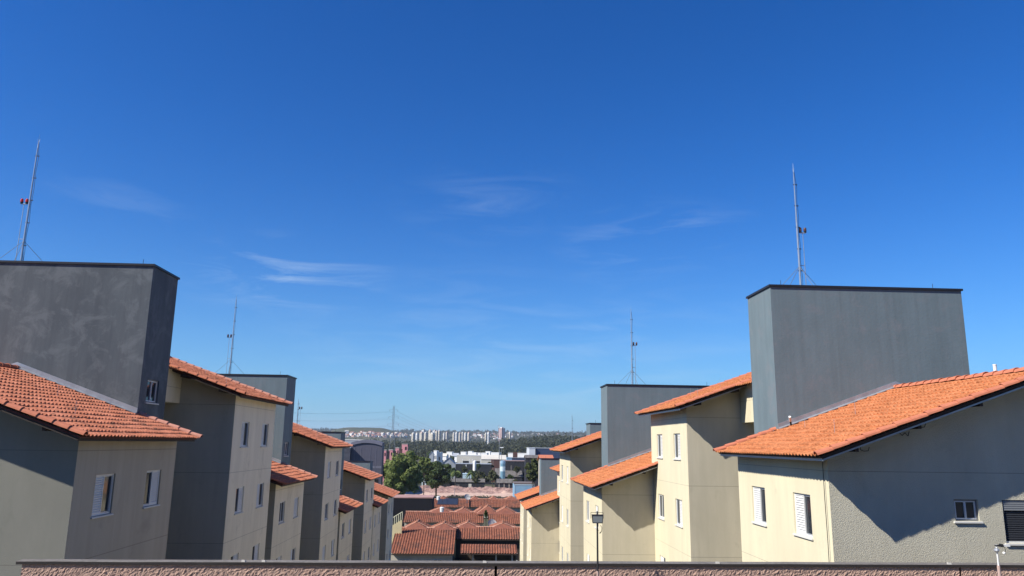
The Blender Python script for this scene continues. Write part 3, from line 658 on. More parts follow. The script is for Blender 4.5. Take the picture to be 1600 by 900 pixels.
# ================================================================== beyond the blocks
def solve_ridge(px, py, Ye, Ze, sl):
    lo, hi = Ye + .5, Ye + 30
    for _ in range(50):
        mid = (lo + hi) / 2; z = atY(px, py, mid)[2]
        if z < Ze + sl * (mid - Ye): lo, hi = lo, mid
        else: lo = mid
    # choose the smallest root by scanning
    for i in range(1, 600):
        Y = Ye + i * .05
        if atY(px, py, Y)[2] <= Ze + sl * (Y - Ye): return Y
    return Ye + 5
M_hwall = mat('worn_plaster', (.50, .46, .38), .9, (.36, .33, .28), .6, stain=((.25, .22, .18), .8, .55, .5))
M_hwall2 = mat('yellow_plaster', (.62, .54, .30), .9, (.5, .44, .27), .6)
M_old_ridge = mat('old_ridge_clay', (.50, .24, .16), .85, (.62, .36, .26), 1.5)
def terrace(name, label, px0, px1, ye, yr, zeave, sl, peaks, walls, groundz=-19.4, porch=None, per=.40):
    pe0, pe1 = atZ(px0, ye, zeave), atZ(px1, ye, zeave); Ye = (pe0[1] + pe1[1]) / 2
    Yr = solve_ridge((px0 + px1) / 2, yr, Ye, zeave, sl); X0, X1 = pe0[0], pe1[0]; zr = zeave + sl * (Yr - Ye)
    root = empty(name, ((X0 + X1) / 2, Ye, groundz), label, 'house', 'terraced houses with red tiled roofs')
    ox, oy, oz = root.location
    mb = MB(); hl = math.hypot(1, sl)
    tile_slope(mb, (X0 - ox, 0, zeave - oz), (1, 0, 0), (0, 1, sl), X1 - X0, (Yr - Ye) * hl, per, .5, .11, 6, .05, uo=int(px0))
    tile_slope(mb, (X0 - ox, 2 * (Yr - Ye), zeave - oz), (1, 0, 0), (0, -1, sl), X1 - X0, (Yr - Ye) * hl, .5, .8, .05, 2, .03, uo=int(px0) + 99)
    rf = build(mb, 'roof', M_tile_o, root)
    mb = MB(); cap_tiles(mb, (X0 - ox, Yr - Ye, zr - oz + .03), (X1 - ox, Yr - Ye, zr - oz + .03), .13, .45, seed=int(px0)); build(mb, 'ridge_tiles', M_old_ridge, rf)
    mb = MB(); d = 2 * (Yr - Ye)
    mb.box(X0 - ox + .25, X1 - ox - .25, .7, d - .7, 0, zeave - oz + .1)
    for xx in (X0 - ox + .25, X1 - ox - .30):
        mb.poly(((xx, .7, zeave - oz + .1), (xx, d - .7, zeave - oz + .1), (xx, d / 2, zr - oz - .15)))
    build(mb, 'wall', walls, root)
    build(MB().box(X0 - ox, X1 - ox, .02, .06, zeave - oz - .16, zeave - oz - .01), 'fascia', M_wood, root)
    n = max(1, int((X1 - X0) / 3.2))
    for i in range(n):
        cx = X0 - ox + (i + .5) * (X1 - X0) / n
        wn = build(MB().box(cx - .55, cx + .55, .66, .695, 1.1, 2.1), 'window', M_glass, root)
        build(MB().box(cx - .6, cx + .6, .62, .66, 1.03, 1.09).box(cx - .6, cx + .6, .62, .66, 2.11, 2.16).box(cx - .03, cx + .03, .63, .66, 1.1, 2.1), 'frame', M_white, wn)
    for (pk, py, hw) in peaks:        # small cross gables rising just behind the main ridge
        p = atY(pk, py, Yr + .8); hwm = hw / FPX * Yr; cxp = p[0] - ox; zp = p[2] - oz; s2 = max(.22, (zp - (zr - oz) + .12) / hwm)
        mb = MB(); hh = math.hypot(1, s2)
        for sg in (-1, 1):
            tile_slope(mb, (cxp + sg * hwm, Yr - Ye + .25, zp - s2 * hwm), (0, 1, 0), (-sg, 0, s2), 4.2, hwm * hh, .4, .5, .05, 3, .03, uo=int(pk))
        g = build(mb, 'cross_gable', M_tile_o, root)
        mb = MB(); mb.poly(((cxp - hwm + .05, Yr - Ye - .9, zp - s2 * hwm - .1), (cxp + hwm - .05, Yr - Ye - .9, zp - s2 * hwm - .1), (cxp, Yr - Ye + .35, zp + .02)))
        mb.poly(((cxp - hwm, Yr - Ye + .3, zp - s2 * hwm), (cxp - hwm + .05, Yr - Ye - .9, zp - s2 * hwm - .1), (cxp, Yr - Ye + .35, zp + .02))); mb.poly(((cxp + hwm, Yr - Ye + .3, zp - s2 * hwm), (cxp + hwm - .05, Yr - Ye - .9, zp - s2 * hwm - .1), (cxp, Yr - Ye + .35, zp + .02)))
        build(mb, 'hip', mat('hip_clay', (.27, .098, .06), .9, (.18, .07, .05), 1.6, bump=(2.5, .12, .8, (3, .3, 1))), g)
        mb = MB(); cap_tiles(mb, (cxp, Yr - Ye + .2, zp + .03), (cxp, Yr - Ye + 4.4, zp + .03), .12, .42)
        for sg in (-1, 1): cap_tiles(mb, (cxp + sg * hwm, Yr - Ye + .25, zp - s2 * hwm + .04), (cxp, Yr - Ye + .25, zp + .04), .08, .42, seed=3)
        build(mb, 'ridge_tiles', M_old_ridge, g)
    return root, Ye, Yr, zr
GZ = -19.3
t1 = terrace('terraced_house', 'terraced house with the broad unbroken red roof, lowest left between the blocks', 608, 709, 866, 825, -16.4, .30, [(652, 815, 20), (694, 817, 20)], M_hwall)
t2 = terrace('terraced_house', 'terraced house with a dark recess and a lower porch roof under its main roof', 709, 822, 843, 824, -15.1, .30, [(731, 816, 18), (786, 817, 20)], mat('recess_shade_brown', (.05, .038, .03), .9))  # wall colour darkened to stand in for shade in the recess
# lower porch of the second house
r = t2[0]; ox, oy, oz = r.location
p0 = atZ(719, 865, -16.4); p1 = atZ(808, 865, -16.4); Yr = solve_ridge(764, 851, p0[1], -16.4, .28)
mb = MB(); tile_slope(mb, (p0[0] - ox, p0[1] - oy, -16.4 - oz), (1, 0, 0), (0, 1, .28), p1[0] - p0[0], (Yr - p0[1]) * 1.04, .40, .5, .11, 6, .05); pr = build(mb, 'porch_roof', M_tile_o, r)
build(MB().box(p0[0] - ox, p1[0] - ox, p0[1] - oy + .02, p0[1] - oy + .08, -16.56 - oz, -16.42 - oz), 'fascia', M_wood, pr)
for q in (739, 775, 800):
    x = atZ(q, 868, -16.8)[0] - ox; build(MB().box(x - .11, x + .11, p0[1] - oy + .5, p0[1] - oy + .7, 0, -16.45 - oz), 'porch_column', M_hwall, r)
mb = MB().box(p0[0] - ox, p1[0] - ox, Yr - oy + .05, Yr - oy + .15, 0, -15.55 - oz); build(mb, 'porch_wall', mat('recess_shade_brown', (.12, .09, .07), .9), r)
terrace('terraced_house', 'terraced house in the middle row left of the narrow green gap', 629, 756, 817, 800, -16.6, .30, [(689, 793, 18), (724, 794, 14), (752, 793, 12)], M_hwall, -19.5)
terrace('terraced_house', 'terraced house in the middle row right of the narrow green gap', 763, 826, 819, 802, -16.6, .30, [(762, 790, 16), (790, 792, 18)], M_hwall, -19.5)
t5 = terrace('terraced_house', 'terraced house in the far row carrying dark solar panels on its roof', 673, 733, 793, 780, -16.9, .30, [(692, 776, 8)], M_hwall, -19.7)
t6 = terrace('terraced_house', 'terraced house in the far row, right of the solar panels', 733.3, 828, 793, 780, -16.9, .30, [(742, 776, 7), (771, 776, 7), (799, 776, 11)], M_hwall, -19.7)
# solar collector lying on the far roof
p0 = atY(683, 790.3, t5[1] + 2.2); sl = .30
m = MB(); r = empty('solar_collector', (p0[0], t5[1] + 1.6, -16.9 + .30 * 1.6 + .12), 'row of dark solar collectors lying on the far red roof', 'solar panel')
w_ = (714 - 683) / FPX * (t5[1] + 2); 
for k in range(4):
    x0 = w_ * k / 4; x1 = w_ * (k + 1) / 4 - .05; build(MB().hexa([(x0, 0, 0), (x1, 0, 0), (x1, 4.2, 4.2 * sl), (x0, 4.2, 4.2 * sl), (x0, 0, .1), (x1, 0, .1), (x1, 4.2, 4.2 * sl + .1), (x0, 4.2, 4.2 * sl + .1)]), 'panel', mat('collector_black', (.03, .035, .05), .3), r)
def dish(px, py, Y, rad, label):
    p = atY(px, py, Y); r = empty('satellite_dish', p, label, 'satellite dish', 'satellite dishes on the terrace roofs')
    mb = MB(); n = 16
    P = lambda i, k: Vector((rad * k * math.cos(i * 2 * math.pi / n), -.25 * rad * k * k - 0, rad * k * math.sin(i * 2 * math.pi / n)))
    rot = Matrix.Rotation(R_(-35), 3, 'X') @ Matrix.Rotation(R_(20), 3, 'Z')
    for i in range(n):
        for a, b in ((.0, .35), (.37, .68), (.70, 1.0)): mb.quad(rot @ P(i, a), rot @ P(i + .93, a), rot @ P(i + .93, b), rot @ P(i, b))
    build(mb, 'reflector', mat('grey_mesh', (.45, .44, .42), .7), r)
    c = rot @ Vector((0, -rad * .8, 0)); m = MB()
    for i in (0, 5, 11): m.tube(rot @ P(i, 1), c, .03, .03, 4)
    m.ball(c, .12, 6, 4); build(m, 'feed_arm', M_galv, r); build(MB().tube((0, .1, 0), (0, .3, -1.6), .05, .05, 6), 'mount', M_galv, r)
dish(769, 819, 137, .85, 'large pale mesh satellite dish in front of the middle row roof')
dish(730, 777, 203, .85, 'satellite dish standing on the ridge of the far row')
def water_tank(px, py, Y, r_, label):
    p = atY(px, py, Y); o = empty('water_tank', p, label, 'water tank', 'rooftop water tanks'); build(MB().tube((0, 0, -.5), (0, 0, .35), r_ * .85, r_, 12), 'tank', M_white, o); build(MB().tube((0, 0, .35), (0, 0, .5), r_ * 1.05, r_ * .5, 12), 'lid', M_white, o)
water_tank(685, 778, 205, .5, 'white water tank beside the solar collectors'); water_tank(690.5, 796, 164, .45, 'white water tank between the middle and far rows')

def bld(name, label, px0, px1, yt, Y, depth, wm, roof='flat', rm=None, rise=0, parts=(), cat='building', group=None, rz=0, floor=None, over=.3):
    a = atY(px0, yt, Y); b = atY(px1, yt, Y); wd = b[0] - a[0]; cx = (a[0] + b[0]) / 2
    gz = ground(cx, Y) - .4 if floor is None else floor; H = a[2] - gz
    if rz == 0 and wm is WH_ and Y > 350: rz = -12; depth = min(depth, 7)
    root = empty(name, (cx, Y + depth / 2, gz), label, cat, group); root.rotation_euler = (0, 0, R_(rz))
    hw, hd = wd / 2, depth / 2
    Hw = H - (rise if roof != 'flat' else 0)
    mb = MB().box(-hw, hw, -hd, hd, 0, Hw)
    if roof == 'gable_y':
        for y in (-hd, hd): mb.poly(((-hw, y, Hw), (hw, y, Hw), (0, y, Hw + rise)))
    if roof == 'gable_x':
        for x in (-hw, hw): mb.poly(((x, -hd, Hw), (x, hd, Hw), (x, 0, Hw + rise)))
    build(mb, 'wall', wm, root)
    rm = rm or wm; t = max(.12, .0015 * Y / 3); mb = MB(); e = over
    if roof == 'flat': mb.box(-hw - e * .4, hw + e * .4, -hd - e * .4, hd + e * .4, Hw + .003, Hw + max(.25, t))
    if roof == 'gable_y':
        for s in (-1, 1):
            q = [(s * (hw + e), -hd - e, Hw - e * rise / hw), (0, -hd - e, Hw + rise), (0, hd + e, Hw + rise), (s * (hw + e), hd + e, Hw - e * rise / hw)]; mb.hexa([(p[0], p[1], p[2] + .01) for p in q] + [(p[0], p[1], p[2] + t) for p in q])
    if roof == 'gable_x':
        for s in (-1, 1):
            q = [(-hw - e, s * (hd + e), Hw - e * rise / hd), (hw + e, s * (hd + e), Hw - e * rise / hd), (hw + e, 0, Hw + rise), (-hw - e, 0, Hw + rise)]; mb.hexa([(p[0], p[1], p[2] + .01) for p in q] + [(p[0], p[1], p[2] + t) for p in q])
    if roof == 'arch':
        n = 14; pts = [(-hw + 2 * hw * i / n, Hw + rise * (1 - (2 * i / n - 1) ** 2)) for i in range(n + 1)]
        mb.poly([(x, -hd, z) for x, z in pts]); mb.poly([(x, hd, z) for x, z in pts])
        for (x0, z0), (x1, z1) in zip(pts[:-1], pts[1:]): mb.quad((x0, -hd - .3, z0 + .05), (x1, -hd - .3, z1 + .05), (x1, hd, z1 + .05), (x0, hd, z0 + .05)); mb.quad((x0, -hd - .3, z0 + .05), (x1, -hd - .3, z1 + .05), (x1, -hd - .3, z1 - .9), (x0, -hd - .3, z0 - .9))
    build(mb, 'roof', rm, root)
    for (nm, u0, u1, v0, v1, m) in parts:     # openings, relative to the front face
        build(MB().box(-hw + wd * u0, -hw + wd * u1, -hd - .06, -hd + .02, Hw * v0, Hw * v1), nm, m, root)
    return root
WH_ = mat('white_paint_wall', (.82, .81, .78), .8, (.72, .71, .68), .15); BG_ = mat('pale_beige_wall', (.62, .58, .50), .8, (.50, .47, .41), .12)
GR_ = mat('light_grey_sheet', (.36, .38, .41), .6, (.28, .30, .33), .2); DK_ = mat('dark_shed_wall', (.018, .02, .026), .8, (.032, .033, .04), .3); ASB = mat('fibre_cement_sheet', (.17, .155, .145), .9, (.09, .085, .08), .9, (1, .15, 1), bump=(3, .1, .6, (3, .1, 1)))
RB_ = mat('brown_red_wall', (.13, .06, .05), .85, (.09, .05, .045), .3); NV = mat('navy_wall', (.035, .055, .11), .6); LB = mat('light_blue_paint', (.24, .38, .50), .6, (.18, .31, .43), .5); PK = mat('pink_paint', (.70, .30, .31), .85, (.60, .25, .26), .6); PV = mat('violet_grey_sheet', (.095, .092, .125), .6, (.075, .073, .10), .4, (6, 6, .05), bump=(2.2, .12, .9, (5, 5, .02)))
PVL = mat('pale_violet_sheet', (.17, .165, .21), .6, (.13, .13, .17), .5); BRK = mat('dark_brick', (.075, .078, .10), .9, (.05, .052, .07), 1.2, bump=(4, .05, .6))
wdw = lambda n, v0, v1, m=M_dark, f=.5, nm='window': [(nm, (i + .5 - f / 2) / n, (i + .5 + f / 2) / n, v0, v1, m) for i in range(n)]
bld('warehouse', 'tall violet grey warehouse with an arched roof behind the left row', 549, 598, 687, 240, 5, PV, 'arch', PVL, .9, [('cladding_band', 0.28, 1, .62, .655, PVL), ('doorway', .55, .70, .36, .46, M_dark), ('doorway', .80, .92, .36, .46, M_dark)] + [('rib', q, q + .012, .1, .93, PVL) for q in (.12, .32, .62, .80)], cat='warehouse')
bld('brick_building', 'dark brick building between the orange roof and the violet grey warehouse', 528, 547.5, 700, 238, 14, BRK, 'flat', GR_)
bld('shed', 'pale flat sheet roof above the dark brick building', 531, 568, 687.5, 300, 30, GR_, 'flat', WH_)
for k, (a, b, t) in enumerate(((598, 603.5, 703.5), (608, 613.5, 703), (618, 623.5, 700), (628, 637, 694))):
    bld('pink_house', ('pink house nearest the warehouse, lowest of the pink row', 'second pink house from the warehouse, with dark recess beside it', 'third pink house from the warehouse, partly behind the big tree top', 'highest pink house at the end of the pink row')[k], a, b, t, 380 + 22 * k, 2.5, PK, 'flat', BG_, parts=[('window', .55, .85, .84, .93, M_dark)], cat='house', group='pink houses in a stepped row')
    if k < 3: bld('recess_wing', ('dark wing right of the lowest pink house', 'dark wing right of the second pink house', 'dark red wing right of the third pink house')[k], b + .1, b + 4.6, t + 2.5, 384 + 22 * k, 2.5, RB_ if k == 2 else DK_, cat='house', group='dark wings between the pink houses')
bld('white_house', 'white house with a stepped parapet just right of the big round tree', 679, 684, 704.5, 620, 10, WH_, parts=wdw(2, .55, .75), cat='house')
bld('white_house', 'white block beside the stepped white house above the dark tree', 684.2, 690, 707, 625, 12, WH_, parts=wdw(2, .55, .75), cat='house')
bld('grey_house', 'narrow blue grey house at the edge of the big round tree', 671, 677.5, 706, 600, 10, GR_, 'gable_y', GR_, 2, cat='house')
bld('white_house', 'small white house in the haze of roofs left of the long portico', 699, 708, 706.5, 660, 12, WH_, parts=wdw(2, .5, .8), cat='house')
bld('white_house', 'white house with sloping roof behind the grey gable shed', 708.3, 717, 708.5, 600, 12, WH_, 'gable_x', GR_, 2, cat='house')
bld('white_house', 'low white house right above the dark tree crown', 692, 699, 709, 640, 10, WH_, 'gable_x', BG_, 2, parts=wdw(2, .5, .7), cat='house')
bld('grey_shed', 'grey gabled shed roof behind the dark tree', 689, 712, 716, 430, 24, GR_, 'gable_y', mat('blue_grey_roof', (.22, .25, .28), .6), 3.4, cat='shed')
bld('portico_building', 'long white building with a dark open portico and pale columns', 714, 752, 711.5, 560, 16, BG_, 'flat', WH_, parts=[('portico', .24, .34, .25, .7, M_dark), ('portico', .34, .50, .45, .7, M_dark), ('portico', .66, .95, .25, .7, M_dark)] + [('column', q, q + .02, .0, .8, WH_) for q in (.22, .5, .64, .96)])
for a, b, t, Y, lab in ((721, 729, 706.5, 690, 'flat white roof block left of centre in the industrial area'), (732.5, 739, 705.5, 705, 'tallest small white block above the long portico building'), (739, 745.5, 707.5, 680, 'white roof block right of the tallest small block'), (746, 752, 708, 690, 'low white roof block in line with the long portico end'), (760, 767, 705.8, 690, 'white block with a raised cube roof near the thin lamp mast'), (753, 762.5, 708, 670, 'pale roof block between portico and the lamp mast'), (768, 782, 707.4, 680, 'long white roofed block just left of the thin lamp mast')):
    bld('white_block', lab, a, b, t, Y, 14, WH_, parts=wdw(3, .6, .75), group='white industrial blocks')
bld('long_shed', 'long beige roofed shed behind the reddish brown wall', 752.3, 791, 711.5, 600, 22, BG_, 'gable_x', BG_, 3, parts=wdw(5, .25, .6, f=.6), cat='shed')
bld('brown_building', 'reddish brown windowless building left of the blue water tower', 768, 781, 719, 430, 14, RB_, parts=[('pilaster', .18, .2, 0, 1, BG_)])
bld('dark_shed', 'long dark shed with a pale roof edge behind the palms', 712, 768, 725, 405, 12, DK_, 'flat', GR_, parts=[('column', .28, .30, 0, .98, WH_)], cat='shed')
def cyl(name, label, px, w_px, yt, Y, bands, cat='water tower'):
    p = atY(px, yt, Y); gz = ground(p[0], Y) - .3; r_ = w_px / 2 / FPX * Y; root = empty(name, (p[0], Y, gz), label, cat); H = p[2] - gz; z = 0
    for f, m in bands: build(MB().tube((0, 0, z * H), (0, 0, (z + f) * H), r_, r_, 20), 'shell_ring', m, root); z += f
    build(MB().tube((0, 0, H), (0, 0, H + .25), r_ * 1.03, r_ * .6, 20), 'lid', bands[-1][1], root); build(MB().box(-r_ * 1.25, -r_, -.15, .15, H * .3, H), 'ladder', M_white, root); return root
LBL = mat('pale_blue_paint', (.50, .60, .64), .5); MBL = mat('mid_blue_paint', (.13, .25, .33), .5)
cyl('water_tower', 'cylindrical blue water tower with light and dark blue bands', 785.8, 7.6, 720.5, 350, [(.40, LBL), (.26, MBL), (.16, LBL), (.10, MBL), (.08, LB)])
cyl('water_tower', 'stubby white water tower in front of the long portico building', 741.8, 4.6, 720.5, 400, [(1, WH_)])
cyl('water_tank', 'small beige cylindrical tank beside the navy building', 824.5, 2.8, 702.5, 420, [(1, BG_)], 'water tank')
bld('white_building', 'long low white building left of the navy building', 795.5, 829, 708.5, 440, 12, WH_, parts=wdw(3, .3, .5))
bld('blue_shed', 'small pale blue shed right of the blue water tower top', 792, 800, 715.5, 395, 8, LB, cat='shed')
bld('blue_shed', 'dark blue shed between the small pale blue shed and the tall dark tree', 800.3, 821, 715.5, 392, 10, NV, 'flat', GR_, parts=[('raised_box', .05, .4, .99, 1.2, RB_)], cat='shed')
bld('dark_shed', 'dark navy shed with a reddish roof edge behind the blue water tower', 787, 823, 720.5, 370, 12, DK_, 'flat', mat('reddish_sheet', (.28, .20, .19), .8), parts=[('door', .3, .36, 0, .85, ASB)], cat='shed')
bld('corrugated_shed', 'shed with a grey brown corrugated roof right of the blue water tower', 775, 816, 733.5, 362, 22, DK_, 'gable_x', ASB, 3.2, cat='shed')
bld('corrugated_shed', 'low open shed with corrugated roof at the right end of the pink earth', 777, 803, 749, 338, 5, DK_, 'gable_x', ASB, 1.4, parts=[('post', q, q + .03, 0, .95, BG_) for q in (.1, .4, .7)], cat='shed')
bld('corrugated_shed', 'long low shed with scalloped grey roof behind the pink earth mounds', 690, 757, 748.5, 352, 8, DK_, 'gable_x', ASB, 1.2, parts=[('door', .3, .42, 0, .7, ASB), ('door', .63, .7, 0, .8, BG_)], cat='shed')
bld('navy_building', 'navy blue building with a white left end right of the industrial area', 836.5, 880, 700.5, 340, 16, NV, 'flat', GR_)
bld('white_end_building', 'white end block attached to the left of the navy building', 827, 836.4, 700.5, 339, 17, mat('cool_white_sheet', (.52, .55, .58), .6))
bld('tiled_house', 'house with an orange brown tiled roof seen above the farthest right tower', 846, 864, 712, 150, 7, M_hwall, 'gable_x', M_ridge, 1.0, cat='house')
bld('blue_building', 'light blue building beside the farthest right block', 803.5, 835, 756, 224, 9, LB, 'flat', mat('brown_flat_roof', (.16, .13, .12), .9), parts=[('panel_frame', .02, .04, .0, 1, LBL), ('panel_frame', 0, 1, .96, .99, LBL), ('panel_frame', .0, 1, .5, .52, LBL)])
bld('teal_house', 'white and teal house glimpsed between the two big trees', 659.5, 677, 741, 330, 8, mat('pale_teal_wall', (.55, .68, .68), .8), parts=wdw(3, .3, .6), cat='house')
bld('pale_roof_shed', 'pale blue roofed shed left of the leaning palm', 693, 703, 741.5, 360, 7, mat('pale_blue_sheet', (.42, .55, .60), .6), cat='shed')
bld('pale_roof_shed', 'white blue shed between the two palms', 723, 736.5, 741, 360, 7, MATS['pale_blue_sheet'], cat='shed')
bld('dark_shed', 'black shed behind the last left block', 611, 676, 778, 186, 8, mat('black_shed_wall', (.008, .008, .012), .95), 'flat', mat('pink_dusty_sheet', (.45, .27, .24), .9, (.3, .18, .16), .4), cat='shed')  # even near-black walls under a pinkish flat roof
bld('back_wall', 'dark boundary wall behind the far terrace row', 676, 806, 777.2, 228, .4, mat('mossy_dark_wall', (.04, .04, .035), .9, (.09, .085, .07), .5), cat='wall')
# yellow yard wall with steel railing at the end of the left row
r = empty('yard_railing', (atY(611, 800, 126)[0], 126, -19.4), 'yellow wall with a steel railing at the end of the left row', 'railing')
yw = 17 / FPX * 126; z0 = atY(611, 823, 126)[2] + 19.4; z1 = atY(628, 812, 126)[2] + 19.4
build(MB().hexa([(0, 0, 0), (yw, 0, 0), (yw, .3, 0), (0, .3, 0), (0, 0, z0), (yw, 0, z1), (yw, .3, z1), (0, .3, z0)]), 'wall', M_hwall2, r)
for k in range(7):
    f = k / 6; zz = z0 * (1 - f) + z1 * f; build(MB().tube((yw * f, .15, zz), (yw * f, .15, zz + 1.2), .06, .06, 5), 'post', mat('pale_yellow_steel', (.55, .55, .40), .6), r)
build(MB().tube((0, .15, z0 + 1.2), (yw, .15, z1 + 1.2), .06, .06, 5), 'rail', MATS['pale_yellow_steel'], r)
# pink earth lot
mb = MB(); nxx, nyy = 160, 90
P0 = atZ(612, 770, -20.2); X0, X1, Y0, Y1 = -46, 34, 262, 340
def lot(x, y):
    z = -20.1 + .35 * mn.noise(Vector((x / 9, y / 7, 0)))
    if y > 318: z += smooth(318, 324, y) * (1 - smooth(332, 340, y)) * (1.3 + 1.6 * mn.noise(Vector((x / 5, y / 4, 5))) + .45 * mn.noise(Vector((x / 1.3, y / 1.3, 9)))) * smooth(-40, -28, x)
    z += .5 * max(0, mn.noise(Vector((x / 2.2, y / 2.2, 1)))) * smooth(300, 325, y)
    return max(z, ground(x, y) + .06)
for j in range(nyy + 1):
    for i in range(nxx + 1):
        x = X0 + (X1 - X0) * i / nxx; y = Y0 + (Y1 - Y0) * j / nyy; mb.v.append((x, y, lot(x, y)))
for j in range(nyy):
    for i in range(nxx): a = j * (nxx + 1) + i; mb.f.append((a, a + 1, a + nxx + 2, a + nxx + 1)); mb.mi.append(1 if Y0 + (Y1 - Y0) * j / nyy > 318 + 4 * mn.noise(Vector((i * .1, 0, 0))) else 0); mb.uv.append([(0, 0)] * 4)
tag(build(mb, 'bare_earth', [mat('pink_earth', (.62, .44, .34), .95, (.46, .31, .25), .35, noise2=((.40, .26, .2), .5, .4)), mat('rubble_earth', (.46, .30, .25), .95, (.24, .14, .12), .8, noise2=((.10, .06, .05), 1.4, .7))], smooth=True), kind='structure')

# ------------------------------------------------------------------ vegetation
def leaf_cloud(centres, radii, per, size, rng, squash=.8):
    """numpy: small leaf quads spread over the shells of many clumps"""
    C = np.repeat(np.array(centres), per, axis=0); Rr = np.repeat(np.array(radii), per)
    n = len(C); d = rng.normal(size=(n, 3)); d /= np.linalg.norm(d, axis=1)[:, None]
    rr = Rr * (.7 + .35 * rng.random(n) ** .6); P = C + d * rr[:, None] * np.array([1, 1, squash])
    nrm = d * 1.5 + rng.normal(size=(n, 3)) * .55 + np.array([0, 0, .3]); nrm /= np.linalg.norm(nrm, axis=1)[:, None]
    a = np.cross(nrm, rng.normal(size=(n, 3))); a /= np.linalg.norm(a, axis=1)[:, None]; b = np.cross(nrm, a)
    s = size * (.6 + .8 * rng.random(n))[:, None]
    V = np.stack([P - a * s, P - b * s * .6, P + a * s, P + b * s * .6], axis=1).reshape(-1, 3)
    return V
def leaf_mesh(name, V, m):
    me = bpy.data.meshes.new(name); n = len(V) // 4
    me.vertices.add(len(V)); me.vertices.foreach_set('co', V.astype(np.float32).ravel()); me.loops.add(len(V)); me.loops.foreach_set('vertex_index', np.arange(len(V), dtype=np.int32))
    me.polygons.add(n); me.polygons.foreach_set('loop_start', np.arange(0, len(V), 4, dtype=np.int32)); me.materials.append(m); me.update(calc_edges=True); return me
def foliage(name, c1, c2, sc):
    if name in MATS: return MATS[name]
    m = mat(name, c1, .7, c2, sc); nt = m.node_tree; p = [n for n in nt.nodes if n.type == 'BSDF_PRINCIPLED'][0]; out = [n for n in nt.nodes if n.type == 'OUTPUT_MATERIAL'][0]
    tr = nt.nodes.new('ShaderNodeBsdfTranslucent'); mixs = nt.nodes.new('ShaderNodeMixShader'); mixs.inputs[0].default_value = .25
    if p.inputs['Base Color'].links: nt.links.new(p.inputs['Base Color'].links[0].from_socket, tr.inputs[0])
    nt.links.new(p.outputs[0], mixs.inputs[1]); nt.links.new(tr.outputs[0], mixs.inputs[2]); nt.links.new(mixs.outputs[0], out.inputs[0]); return m
F1 = foliage('fresh_green_leaves', (.19, .225, .06), (.10, .14, .035), .5); F2 = foliage('dark_green_leaves', (.075, .11, .03), (.04, .065, .022), .5); F3 = foliage('olive_leaves', (.095, .10, .04), (.06, .07, .03), .4)
F4 = foliage('far_wood_leaves', (.068, .072, .040), (.038, .05, .028), .03); BARK = mat('bark', (.09, .07, .05), .95, (.05, .04, .03), 3)
def tree(label, px, yt, w_px, Y, m, seed, nclump=90, per=70, leaf=.34, squash=.85, trunk=True, group=None, aspect=None, fill=1.0):
    rng = np.random.default_rng(seed); p = atY(px, yt, Y); gz = ground(p[0], Y); W = w_px / FPX * Y; H = p[2] - gz
    root = empty('tree', (p[0], Y, gz), label, 'tree', group)
    ch = min(H * .92, W * (aspect or 1.0)); cz = H - ch / 2; C = []; Rr = []
    while len(C) < nclump:
        q = rng.uniform(-1, 1, 3)
        d = np.linalg.norm(q)
        if d > 1 or (d < .45 and rng.random() < .7): continue
        bump = .82 + .25 * mn.noise(Vector(q * 1.7) + Vector((seed, 0, 0)))
        C.append((q[0] * W / 2 * bump, q[1] * W / 2 * bump, cz + q[2] * ch / 2 * 1.0 * bump)); Rr.append(W * rng.uniform(.06, .125))
    put('crown', leaf_mesh('crown', leaf_cloud(C, Rr, per, leaf, rng), m), root)
    tb = MB(); tr = max(.12, W * .028); tb.tube((0, 0, 0), (.1 * tr, 0, cz * .75), tr, tr * .7, 8); tb.tube((.1 * tr, 0, cz * .75), (0, 0, cz + ch * .15), tr * .7, tr * .3, 7)
    for i in range(0, min(nclump, 14)):
        c = C[i * 5 % nclump]; tb.tube((0, 0, cz * rng.uniform(.5, .85)), (c[0] * .8, c[1] * .8, c[2] * .95), tr * .35, tr * .1, 5)
    build(tb, 'trunk', BARK, root); return root
tree('large round bright green tree beside the violet grey warehouse', 631, 703, 70, 235, F1, 3, 150, 90, .36, aspect=1.02)
tree('dark spreading tree right of the large round green tree', 683, 716, 50, 290, F2, 5, 110, 80, .36, aspect=.95)
tree('small tree joining the big round tree and the dark spreading tree', 664, 712, 24, 270, F1, 9, 50, 70, .34)
tree('dense dark tree left of the farthest right tower', 833, 713, 27, 215, foliage('yellow_green_leaves', (.095, .11, .03), (.04, .055, .02), .8), 12, 70, 80, .3, aspect=1.5)
tree('brown green shrubby tree in front of the reddish brown building', 752, 735, 24, 362, F3, 21, 60, 60, .4)
tree('olive coloured tree just left of the blue water tower', 770, 733, 18, 350, F3, 24, 45, 60, .4)
tree('low green tree between palm and the shrubby brown tree', 738, 733, 18, 375, F2, 28, 45, 60, .4)
tree('dark tree behind the pale blue shed and the grey gabled shed', 703, 726, 22, 385, F2, 31, 50, 60, .4)
tree('dark tree at the foot of the warehouse left of the big round tree', 602, 722, 16, 250, F2, 33, 45, 60, .34, aspect=1.6)
tree('small tree among the white houses near the grey gabled shed', 707, 713, 9, 520, F2, 35, 24, 50, .5)
tree('small dark tree behind the white houses at the edge of the wood', 672, 703, 14, 700, F2, 36, 30, 50, .6)
bld('dark_shed', 'dark low shed in front of the white ended building', 821.5, 846, 711.5, 325, 8, DK_, 'gable_x', ASB, 1.0, cat='shed')
_tr = random.Random(77); _w = ['beside the portico building', 'behind the long dark shed', 'between the white blocks', 'near the reddish brown building', 'behind the pale blue sheds', 'left of the corrugated shed', 'right of the blue water tower', 'near the dark navy shed', 'beside the stubby white water tower', 'behind the scalloped roof shed', 'at the foot of the pale sheds', 'beside the low open shed']
